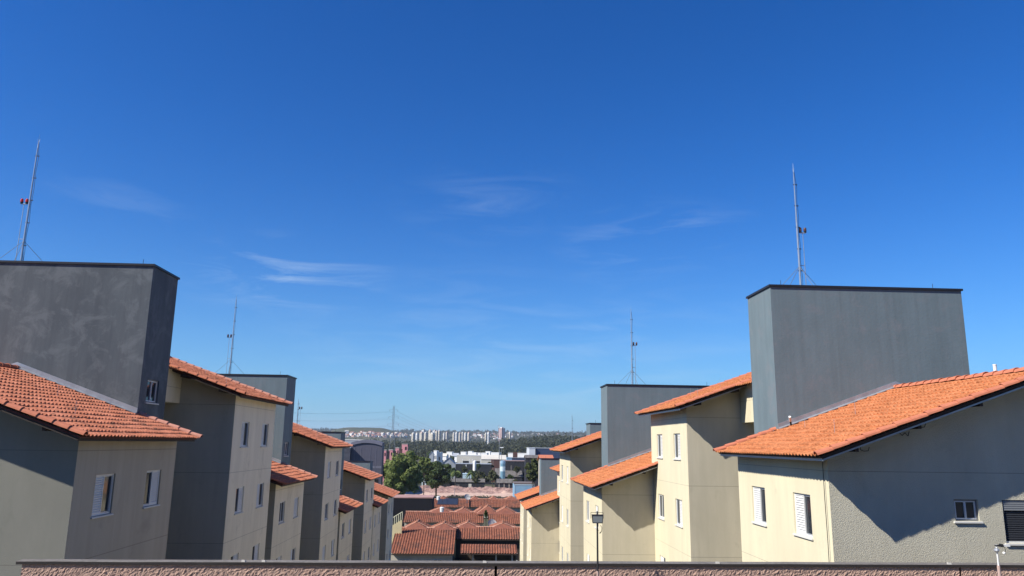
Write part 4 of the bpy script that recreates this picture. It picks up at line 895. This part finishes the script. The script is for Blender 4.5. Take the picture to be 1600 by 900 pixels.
_p = [(716, 721, 470), (726, 727, 395), (731, 711, 640), (765, 722, 420), (716, 738, 372), (774, 740, 355), (797, 741, 345), (808, 727, 362), (748, 724, 395), (744, 744, 348), (698, 744, 350), (806, 748, 332)]
for _k, (_x, _y, _Y) in enumerate(_p): tree('small green tree ' + _w[_k], _x, _y, _tr.uniform(8, 13), _Y, (F2, F3)[_k % 2], 60 + _k, 30, 45, .42, group='small trees among the industrial buildings')
tree('thin leafy creeper tree in the narrow gap between the middle row roofs', 759.5, 796, 5, 152, F2, 38, 20, 40, .2, aspect=2.4)
def palm(label, px, yt, Y, w_px, seed, lean=0):
    rng = random.Random(seed); p = atY(px, yt, Y); gz = ground(p[0], Y); H = p[2] - gz - 1.0; Rr = w_px / 2 / FPX * Y
    root = empty('palm_tree', (p[0], Y, gz), label, 'palm tree', 'palms behind the pink earth'); m = MB(); pts = [(lean * (k / 6) ** 2, 0, H * k / 6) for k in range(7)]
    for k in range(6): m.tube(pts[k], pts[k + 1], .22 - .015 * k, .205 - .015 * k, 8)
    build(m, 'trunk', BARK, root)
    for f in range(20):
        a = rng.uniform(0, 6.28); el = rng.uniform(-.2, 1.1); L_ = Rr * rng.uniform(.9, 1.15); m = MB(); prev = None
        for k in range(9):
            t = k / 8; r_ = L_ * t * math.cos(el * (1 - t * .3)); z = H + L_ * (math.sin(el) * t - .85 * t * t); c = Vector((lean + r_ * math.cos(a), r_ * math.sin(a), z)); sd = Vector((-math.sin(a), math.cos(a), 0)) * (.15 + .62 * math.sin(math.pi * min(1, t * .9 + .08))) 
            if prev:
                for s in (-1, 1):
                    q0, q1 = prev[0], c; m.quad(q0, q1, q1 + sd * s * .8 - Vector((0, 0, .35)) , q0 + prev[1] * s * .8 - Vector((0, 0, .35)) + (q1 - q0) * .45)
            prev = (c, sd)
        build(m, 'frond', F2 if f % 3 else F1, root)
palm('feathery palm in front of the pale blue sheds', 712, 734, 345, 22, 2); palm('smaller palm right of the feathery palm', 733, 736, 356, 14, 5, .5)
# far wood: one mass of trees between the industrial area and the city
rng = np.random.default_rng(4); Vs = []
def clumps(n, xr, yr, hr, per, leaf, wr=(5, 9)):
    C = []; Rr = []
    for _ in range(n):
        x = rng.uniform(*xr); y = rng.uniform(*yr)
        if math.hypot(x + 425, y - 2900) < 330 and y > 2000: continue
        if x > 45 and y < 1800: hr_ = (hr[0] + 6, hr[1] + 7)
        else: hr_ = hr
        g = ground(x, y); h = rng.uniform(*hr_); w_ = rng.uniform(*wr)
        for _ in range(5): C.append((x + rng.normal() * w_ * .3, y + rng.normal() * w_ * .3, g + h * rng.uniform(.35, .95))); Rr.append(w_ * rng.uniform(.3, .5))
    return leaf_cloud(C, Rr, per, leaf, rng, 1.1)
Vs.append(clumps(1500, (-330, 330), (800, 1150), (9, 17), 11, 1.25)); Vs.append(clumps(900, (-420, 420), (1150, 1700), (9, 16), 9, 1.7, (6, 10)))
tag(put('far_wood', leaf_mesh('far_wood', np.concatenate(Vs), F4)), 'dark band of eucalyptus woodland across the valley below the city', 'woodland', kind='stuff')
Vs = [clumps(1500, (-1500, 1600), (3900, 5000), (4, 10), 7, 2.8, (12, 22)), clumps(200, (-1000, 1000), (4450, 4800), (9, 20), 9, 2.6, (7, 12)), clumps(900, (-700, 900), (2750, 3800), (3, 6), 7, 2.0, (6, 12))]
tag(put('hill_trees', leaf_mesh('hill_trees', np.concatenate(Vs), F4)), 'trees scattered over the distant hills along the skyline', 'trees', kind='stuff')
# weeds along the near edge of the earth lot
C = [(rng.uniform(-36, 30), rng.uniform(280, 292), -20.1 + rng.uniform(0, .7)) for _ in range(300)]
tag(put('weeds', leaf_mesh('weeds', leaf_cloud(C, [.7] * 300, 26, .24, rng, .7), F3)), 'weeds along the near edge of the pink earth lot', 'weeds', kind='stuff')

# ------------------------------------------------------------------ the distant city
def hit(px, py, y0=1500, y1=6000):
    Y = y0
    while Y < y1:
        p = atY(px, py, Y)
        if ground(p[0], Y) >= p[2]: return p
        Y += 12
    return None
CR = mat('cream_tower_paint', (.58, .52, .42), .8, (.50, .45, .37), .05); CW = mat('cool_white_paint', (.60, .60, .60), .8); CP = mat('pinkish_brick', (.60, .40, .36), .85, (.52, .36, .33), .05); CB = mat('terracotta_sheet', (.30, .14, .10), .9); WB = mat('far_window_band', (.12, .13, .15), .5)
def apartment(label, px0, px1, yt, Y, rz, m, m2):
    a = atY(px0, yt, Y); b = atY(px1, yt, Y); cx = (a[0] + b[0]) / 2; g = min(ground(cx, Y), 0) - 3; H = a[2] - g; w_ = (b[0] - a[0]) * .85
    root = empty('apartment_tower', (cx, Y, g), label, 'apartment tower', 'distant apartment towers'); root.rotation_euler = (0, 0, R_(rz))
    build(MB().box(-w_ / 2, w_ / 2, -w_ / 2, w_ / 2, 0, H - 2), 'wall', m, root); build(MB().box(-w_ / 4, w_ / 4, -w_ / 4, w_ / 4, H - 1.99, H + 1), 'roof_house', m2, root)
    fl = int(H / 6)
    for sx in (-.26, .26):
        mb = MB(); mb.box(w_ * (sx - .07), w_ * (sx + .07), -w_ / 2 - .15, -w_ / 2 + .05, 3, 3 + fl * 6 - 4)
        build(mb, 'window_column', WB, root)
        mb = MB(); mb.box(-w_ / 2 - .15, -w_ / 2 + .05, w_ * (sx - .07), w_ * (sx + .07), 3, 3 + fl * 6 - 4)
        build(mb, 'window_column', WB, root)
    build(MB().box(-w_ * .06, w_ * .06, -w_ / 2 - .5, -w_ / 2, 0, H - 2.5), 'stair_strip', m2, root)
TW = [(643.5, 649, 676, 'leftmost cream tower of the distant cluster'), (649, 654.5, 676.5, 'second cream tower of the distant cluster, beside the leftmost'), (656, 662, 675, 'cream tower near the left of the cluster with a taller one behind'), (662.3, 668.5, 675.5, 'cream tower right of the taller pair in the cluster'), (659, 665, 671.5, 'taller pale tower behind the left part of the cluster'), (670, 675, 671.8, 'tall pale tower in the middle of the cluster'), (672, 680, 676.2, 'broad white tower in front of the tall pale middle one'), (676.5, 682, 672, 'tall tower just right of the middle of the cluster'), (680.5, 684.5, 673, 'slim yellowish tower right of the middle'), (684.5, 689, 672.3, 'tall tower at the right end of the dense cluster'), (692.5, 696, 676, 'small yellow tower alone right of the dense cluster'), (696.2, 700.5, 675, 'pinkish tower beside the small yellow one'), (707.5, 711.5, 676, 'first tower of the white group nearer the middle'), (711.7, 716, 675, 'second tower of the white group'), (717, 721, 676, 'third tower of the white group'), (721, 724.5, 675.4, 'fourth tower of the white group'), (725, 729.6, 676, 'fifth tower of the white group'), (730, 735, 675.8, 'rightmost tower of the white group'), (757.6, 761, 676.5, 'left half of the lone twin tower beyond the wood'), (761.4, 765.4, 674.8, 'right half of the lone twin tower beyond the wood'), (791, 794.4, 676.2, 'left half of the slim pair right of the tall pink tower'), (794.8, 798.6, 674.8, 'right half of the slim pair right of the tall pink tower')]
for i, (a, b, t, lab) in enumerate(TW): apartment(lab, a, b, t, 2350 + (i * 37) % 160 + (150 if t < 673 else 0), 38 + (i * 13) % 14, (CR, CW, CR)[i % 3], (CW, CR, CP)[i % 3])
apartment('tallest pink and white tower, alone right of centre on the skyline', 780, 788.5, 668, 2450, 40, CP, CW)
hr = random.Random(5); hm = []
for k, (m1, m2) in enumerate(((WH_, CB), (CW, BG_), (CP, CB), (BG_, CB), (WH_, GR_))):
    hw, hd, hh = 5 + k % 3, 5, 5.5 + (k % 2) * 2; wm = MB().box(-hw, hw, -hd, hd, -6, hh).poly
    mw = MB().box(-hw, hw, -hd, hd, -6, hh); [mw.poly(((x, -hd, hh), (x, hd, hh), (x, 0, hh + 2))) for x in (-hw, hw)]
    mr = MB(); 
    for s in (-1, 1): q = [(-hw - .4, s * (hd + .4), hh - .1), (hw + .4, s * (hd + .4), hh - .1), (hw + .4, 0, hh + 2.05), (-hw - .4, 0, hh + 2.05)]; mr.hexa([(p[0], p[1], p[2]) for p in q] + [(p[0], p[1], p[2] + .4) for p in q])
    hm.append((mw.mesh('wall', m1), mr.mesh('roof', m2)))
zones = [(541, 600, 677.0, 684.0, 78, 'small pale or pinkish house on the slope below the flat topped hill', 'houses below the flat topped hill'), (600, 642, 678.5, 684.5, 34, 'small house in the settlement between hill and distant towers', 'houses between hill and towers'), (734, 800, 677, 686.5, 84, 'small white house on the far slope around the lone towers', 'white houses on the far slope'), (800, 872, 675, 681, 34, 'tiny house along the distant ridge right of the tall pink tower', 'houses along the distant ridge')]
for (a, b, t, u, n, lab, grp) in zones:
    for i in range(n):
        p = hit(hr.uniform(a, b), hr.uniform(t, u), 2000)
        if p is None: continue
        w_, r_ = hm[hr.choice([0, 0, 1, 2, 3, 4] if a > 700 else [0, 1, 2, 2, 3])]; root = empty('hill_house', (p[0], p[1], p[2] + .5), lab, 'house', grp); root.rotation_euler = (0, 0, hr.uniform(-.9, .9)); root.scale = (hr.uniform(.6, 1.05),) * 3
        put('wall', w_, root); put('roof', r_, root)

# ------------------------------------------------------------------ pylon, lines, lamp masts
p = atY(615.5, 635, 820); gz = ground(p[0], 820); H = p[2] - gz
r = empty('transmission_pylon', (p[0], 820, gz), 'lattice transmission pylon standing on the skyline left of centre', 'pylon'); r.rotation_euler = (0, 0, .25)
M_py = mat('pylon_steel', (.20, .22, .24), .6); wb = 4.2; wt = .75; R0 = .075
wdt = lambda f: wb + (wt - wb) * min(1, f / .62) if f < .62 else wt
lv = [0, .12, .23, .33, .42, .5, .57, .62, .67, .72, .77, .82, .87, .92, .97, 1.0]
leg = MB(); br = MB()
for f0, f1 in zip(lv[:-1], lv[1:]):
    a, b = wdt(f0), wdt(f1); c = [(-1, -1), (1, -1), (1, 1), (-1, 1)]
    for i in range(4):
        (x0, y0), (x1, y1) = c[i], c[(i + 1) % 4]
        leg.tube((x0 * a, y0 * a, f0 * H), (x0 * b, y0 * b, f1 * H), R0 * 1.3, R0 * 1.3, 4); br.tube((x0 * a, y0 * a, f0 * H), (x1 * b, y1 * b, f1 * H), R0 * .8, R0 * .8, 4); br.tube((x1 * a, y1 * a, f0 * H), (x0 * b, y0 * b, f1 * H), R0 * .8, R0 * .8, 4)
build(leg, 'legs', M_py, r); build(br, 'bracing', M_py, r)
arms = []
for f, ln in ((.93, 4.4), (.80, 5.2), (.67, 5.8)):
    for s in (-1, 1):
        m = MB().tube((s * wt, 0, f * H), (s * ln, 0, f * H + .4), R0, R0, 4).tube((s * wt, 0, f * H + 1.6), (s * ln, 0, f * H + .4), R0, R0, 4); build(m, 'cross_arm', M_py, r)
        build(MB().tube((s * ln, 0, f * H + .4), (s * ln, 0, f * H - 1.4), .14, .14, 6), 'insulator', M_py, r); arms.append((s, ln, f * H - 1.4))
build(MB().tube((-1.6, 0, H + .6), (1.6, 0, H + .6), R0, R0, 4).tube((0, 0, H - .5), (0, 0, H + .7), R0, R0, 4), 'peak', M_py, r)
M_wire = mat('line_wire', (.22, .25, .28), .6)
def wire(a, b, sag, rr, label):
    a = Vector(a); b = Vector(b); n = 22; pts = []
    for k in range(n + 1): t = k / n; q = a.lerp(b, t); q.z -= sag * 4 * t * (1 - t); pts.append(q)
    mb = MB().path([tuple(q - a) for q in pts], rr, 4); tag(build(mb, 'power_line', M_wire, None, a), label, 'cable', 'high voltage lines at the pylon')
hh = {-1: ['upper', 'middle', 'lower'], 1: ['upper', 'middle', 'lower']}
for s, ln, z in arms:
    k = 0 if z > H * .85 else (1 if z > H * .7 else 2); wpos = r.matrix_basis @ Vector((s * ln, 0, z))
    lp = atY(380 + 6 * s, (640, 652, 666)[k], 700); wire(wpos, lp, 3, .045, f"{hh[s][k]} line running left from the pylon, {'near' if s < 0 else 'far'} side")
    rp = atY(760 + 5 * s, (679, 683, 686)[k], 1500); wire(wpos, rp, 12, .07, f"{hh[s][k]} line descending to the right from the pylon, {'near' if s < 0 else 'far'} side")
def pole(px, yt, Y, rr, label, lamp=True, base_y=None):
    p = atY(px, yt, Y); gz = ground(p[0], Y); r = empty('lamp_mast', (p[0], Y, gz), label, 'pole'); H = p[2] - gz; build(MB().tube((0, 0, 0), (0, 0, H), rr, rr * .6, 6), 'shaft', M_py, r)
    if lamp: build(MB().box(-.9, .9, -.3, .3, H, H + .5), 'lamp_head', WH_, r)
pole(780.4, 686, 520, .28, 'thin tall lamp mast rising over the white industrial roofs'); pole(784, 700, 420, .16, 'thin pole close to the blue water tower'); pole(710.6, 760, 300, .10, 'thin dark pole standing in the pink earth lot', False)
p = atY(779.3, 664, 2440); g = 0
r = empty('radio_mast', (p[0], 2440, g), 'reddish radio mast just left of the tall pink tower', 'mast'); build(MB().tube((0, 0, 0), (0, 0, p[2]), 1.3, .7, 4), 'shaft', mat('red_brown_steel', (.20, .10, .09), .7), r); build(MB().box(-1.6, 1.6, -1, 1, p[2] - 8, p[2] - 5), 'antenna_panel', WH_, r)

# ------------------------------------------------------------------ air
hz = MB().box(-5200, 5200, -60, 9000, -32, 150)
m = bpy.data.materials.new('haze_air'); m.use_nodes = True; nt = m.node_tree; nt.nodes.clear(); vo = nt.nodes.new('ShaderNodeVolumePrincipled'); oo = nt.nodes.new('ShaderNodeOutputMaterial'); nt.links.new(vo.outputs[0], oo.inputs['Volume'])
vo.inputs['Color'].default_value = (.80, .90, 1, 1); vo.inputs['Density'].default_value = .00008; vo.inputs['Anisotropy'].default_value = .2
tag(build(hz, 'haze', m), kind='stuff')
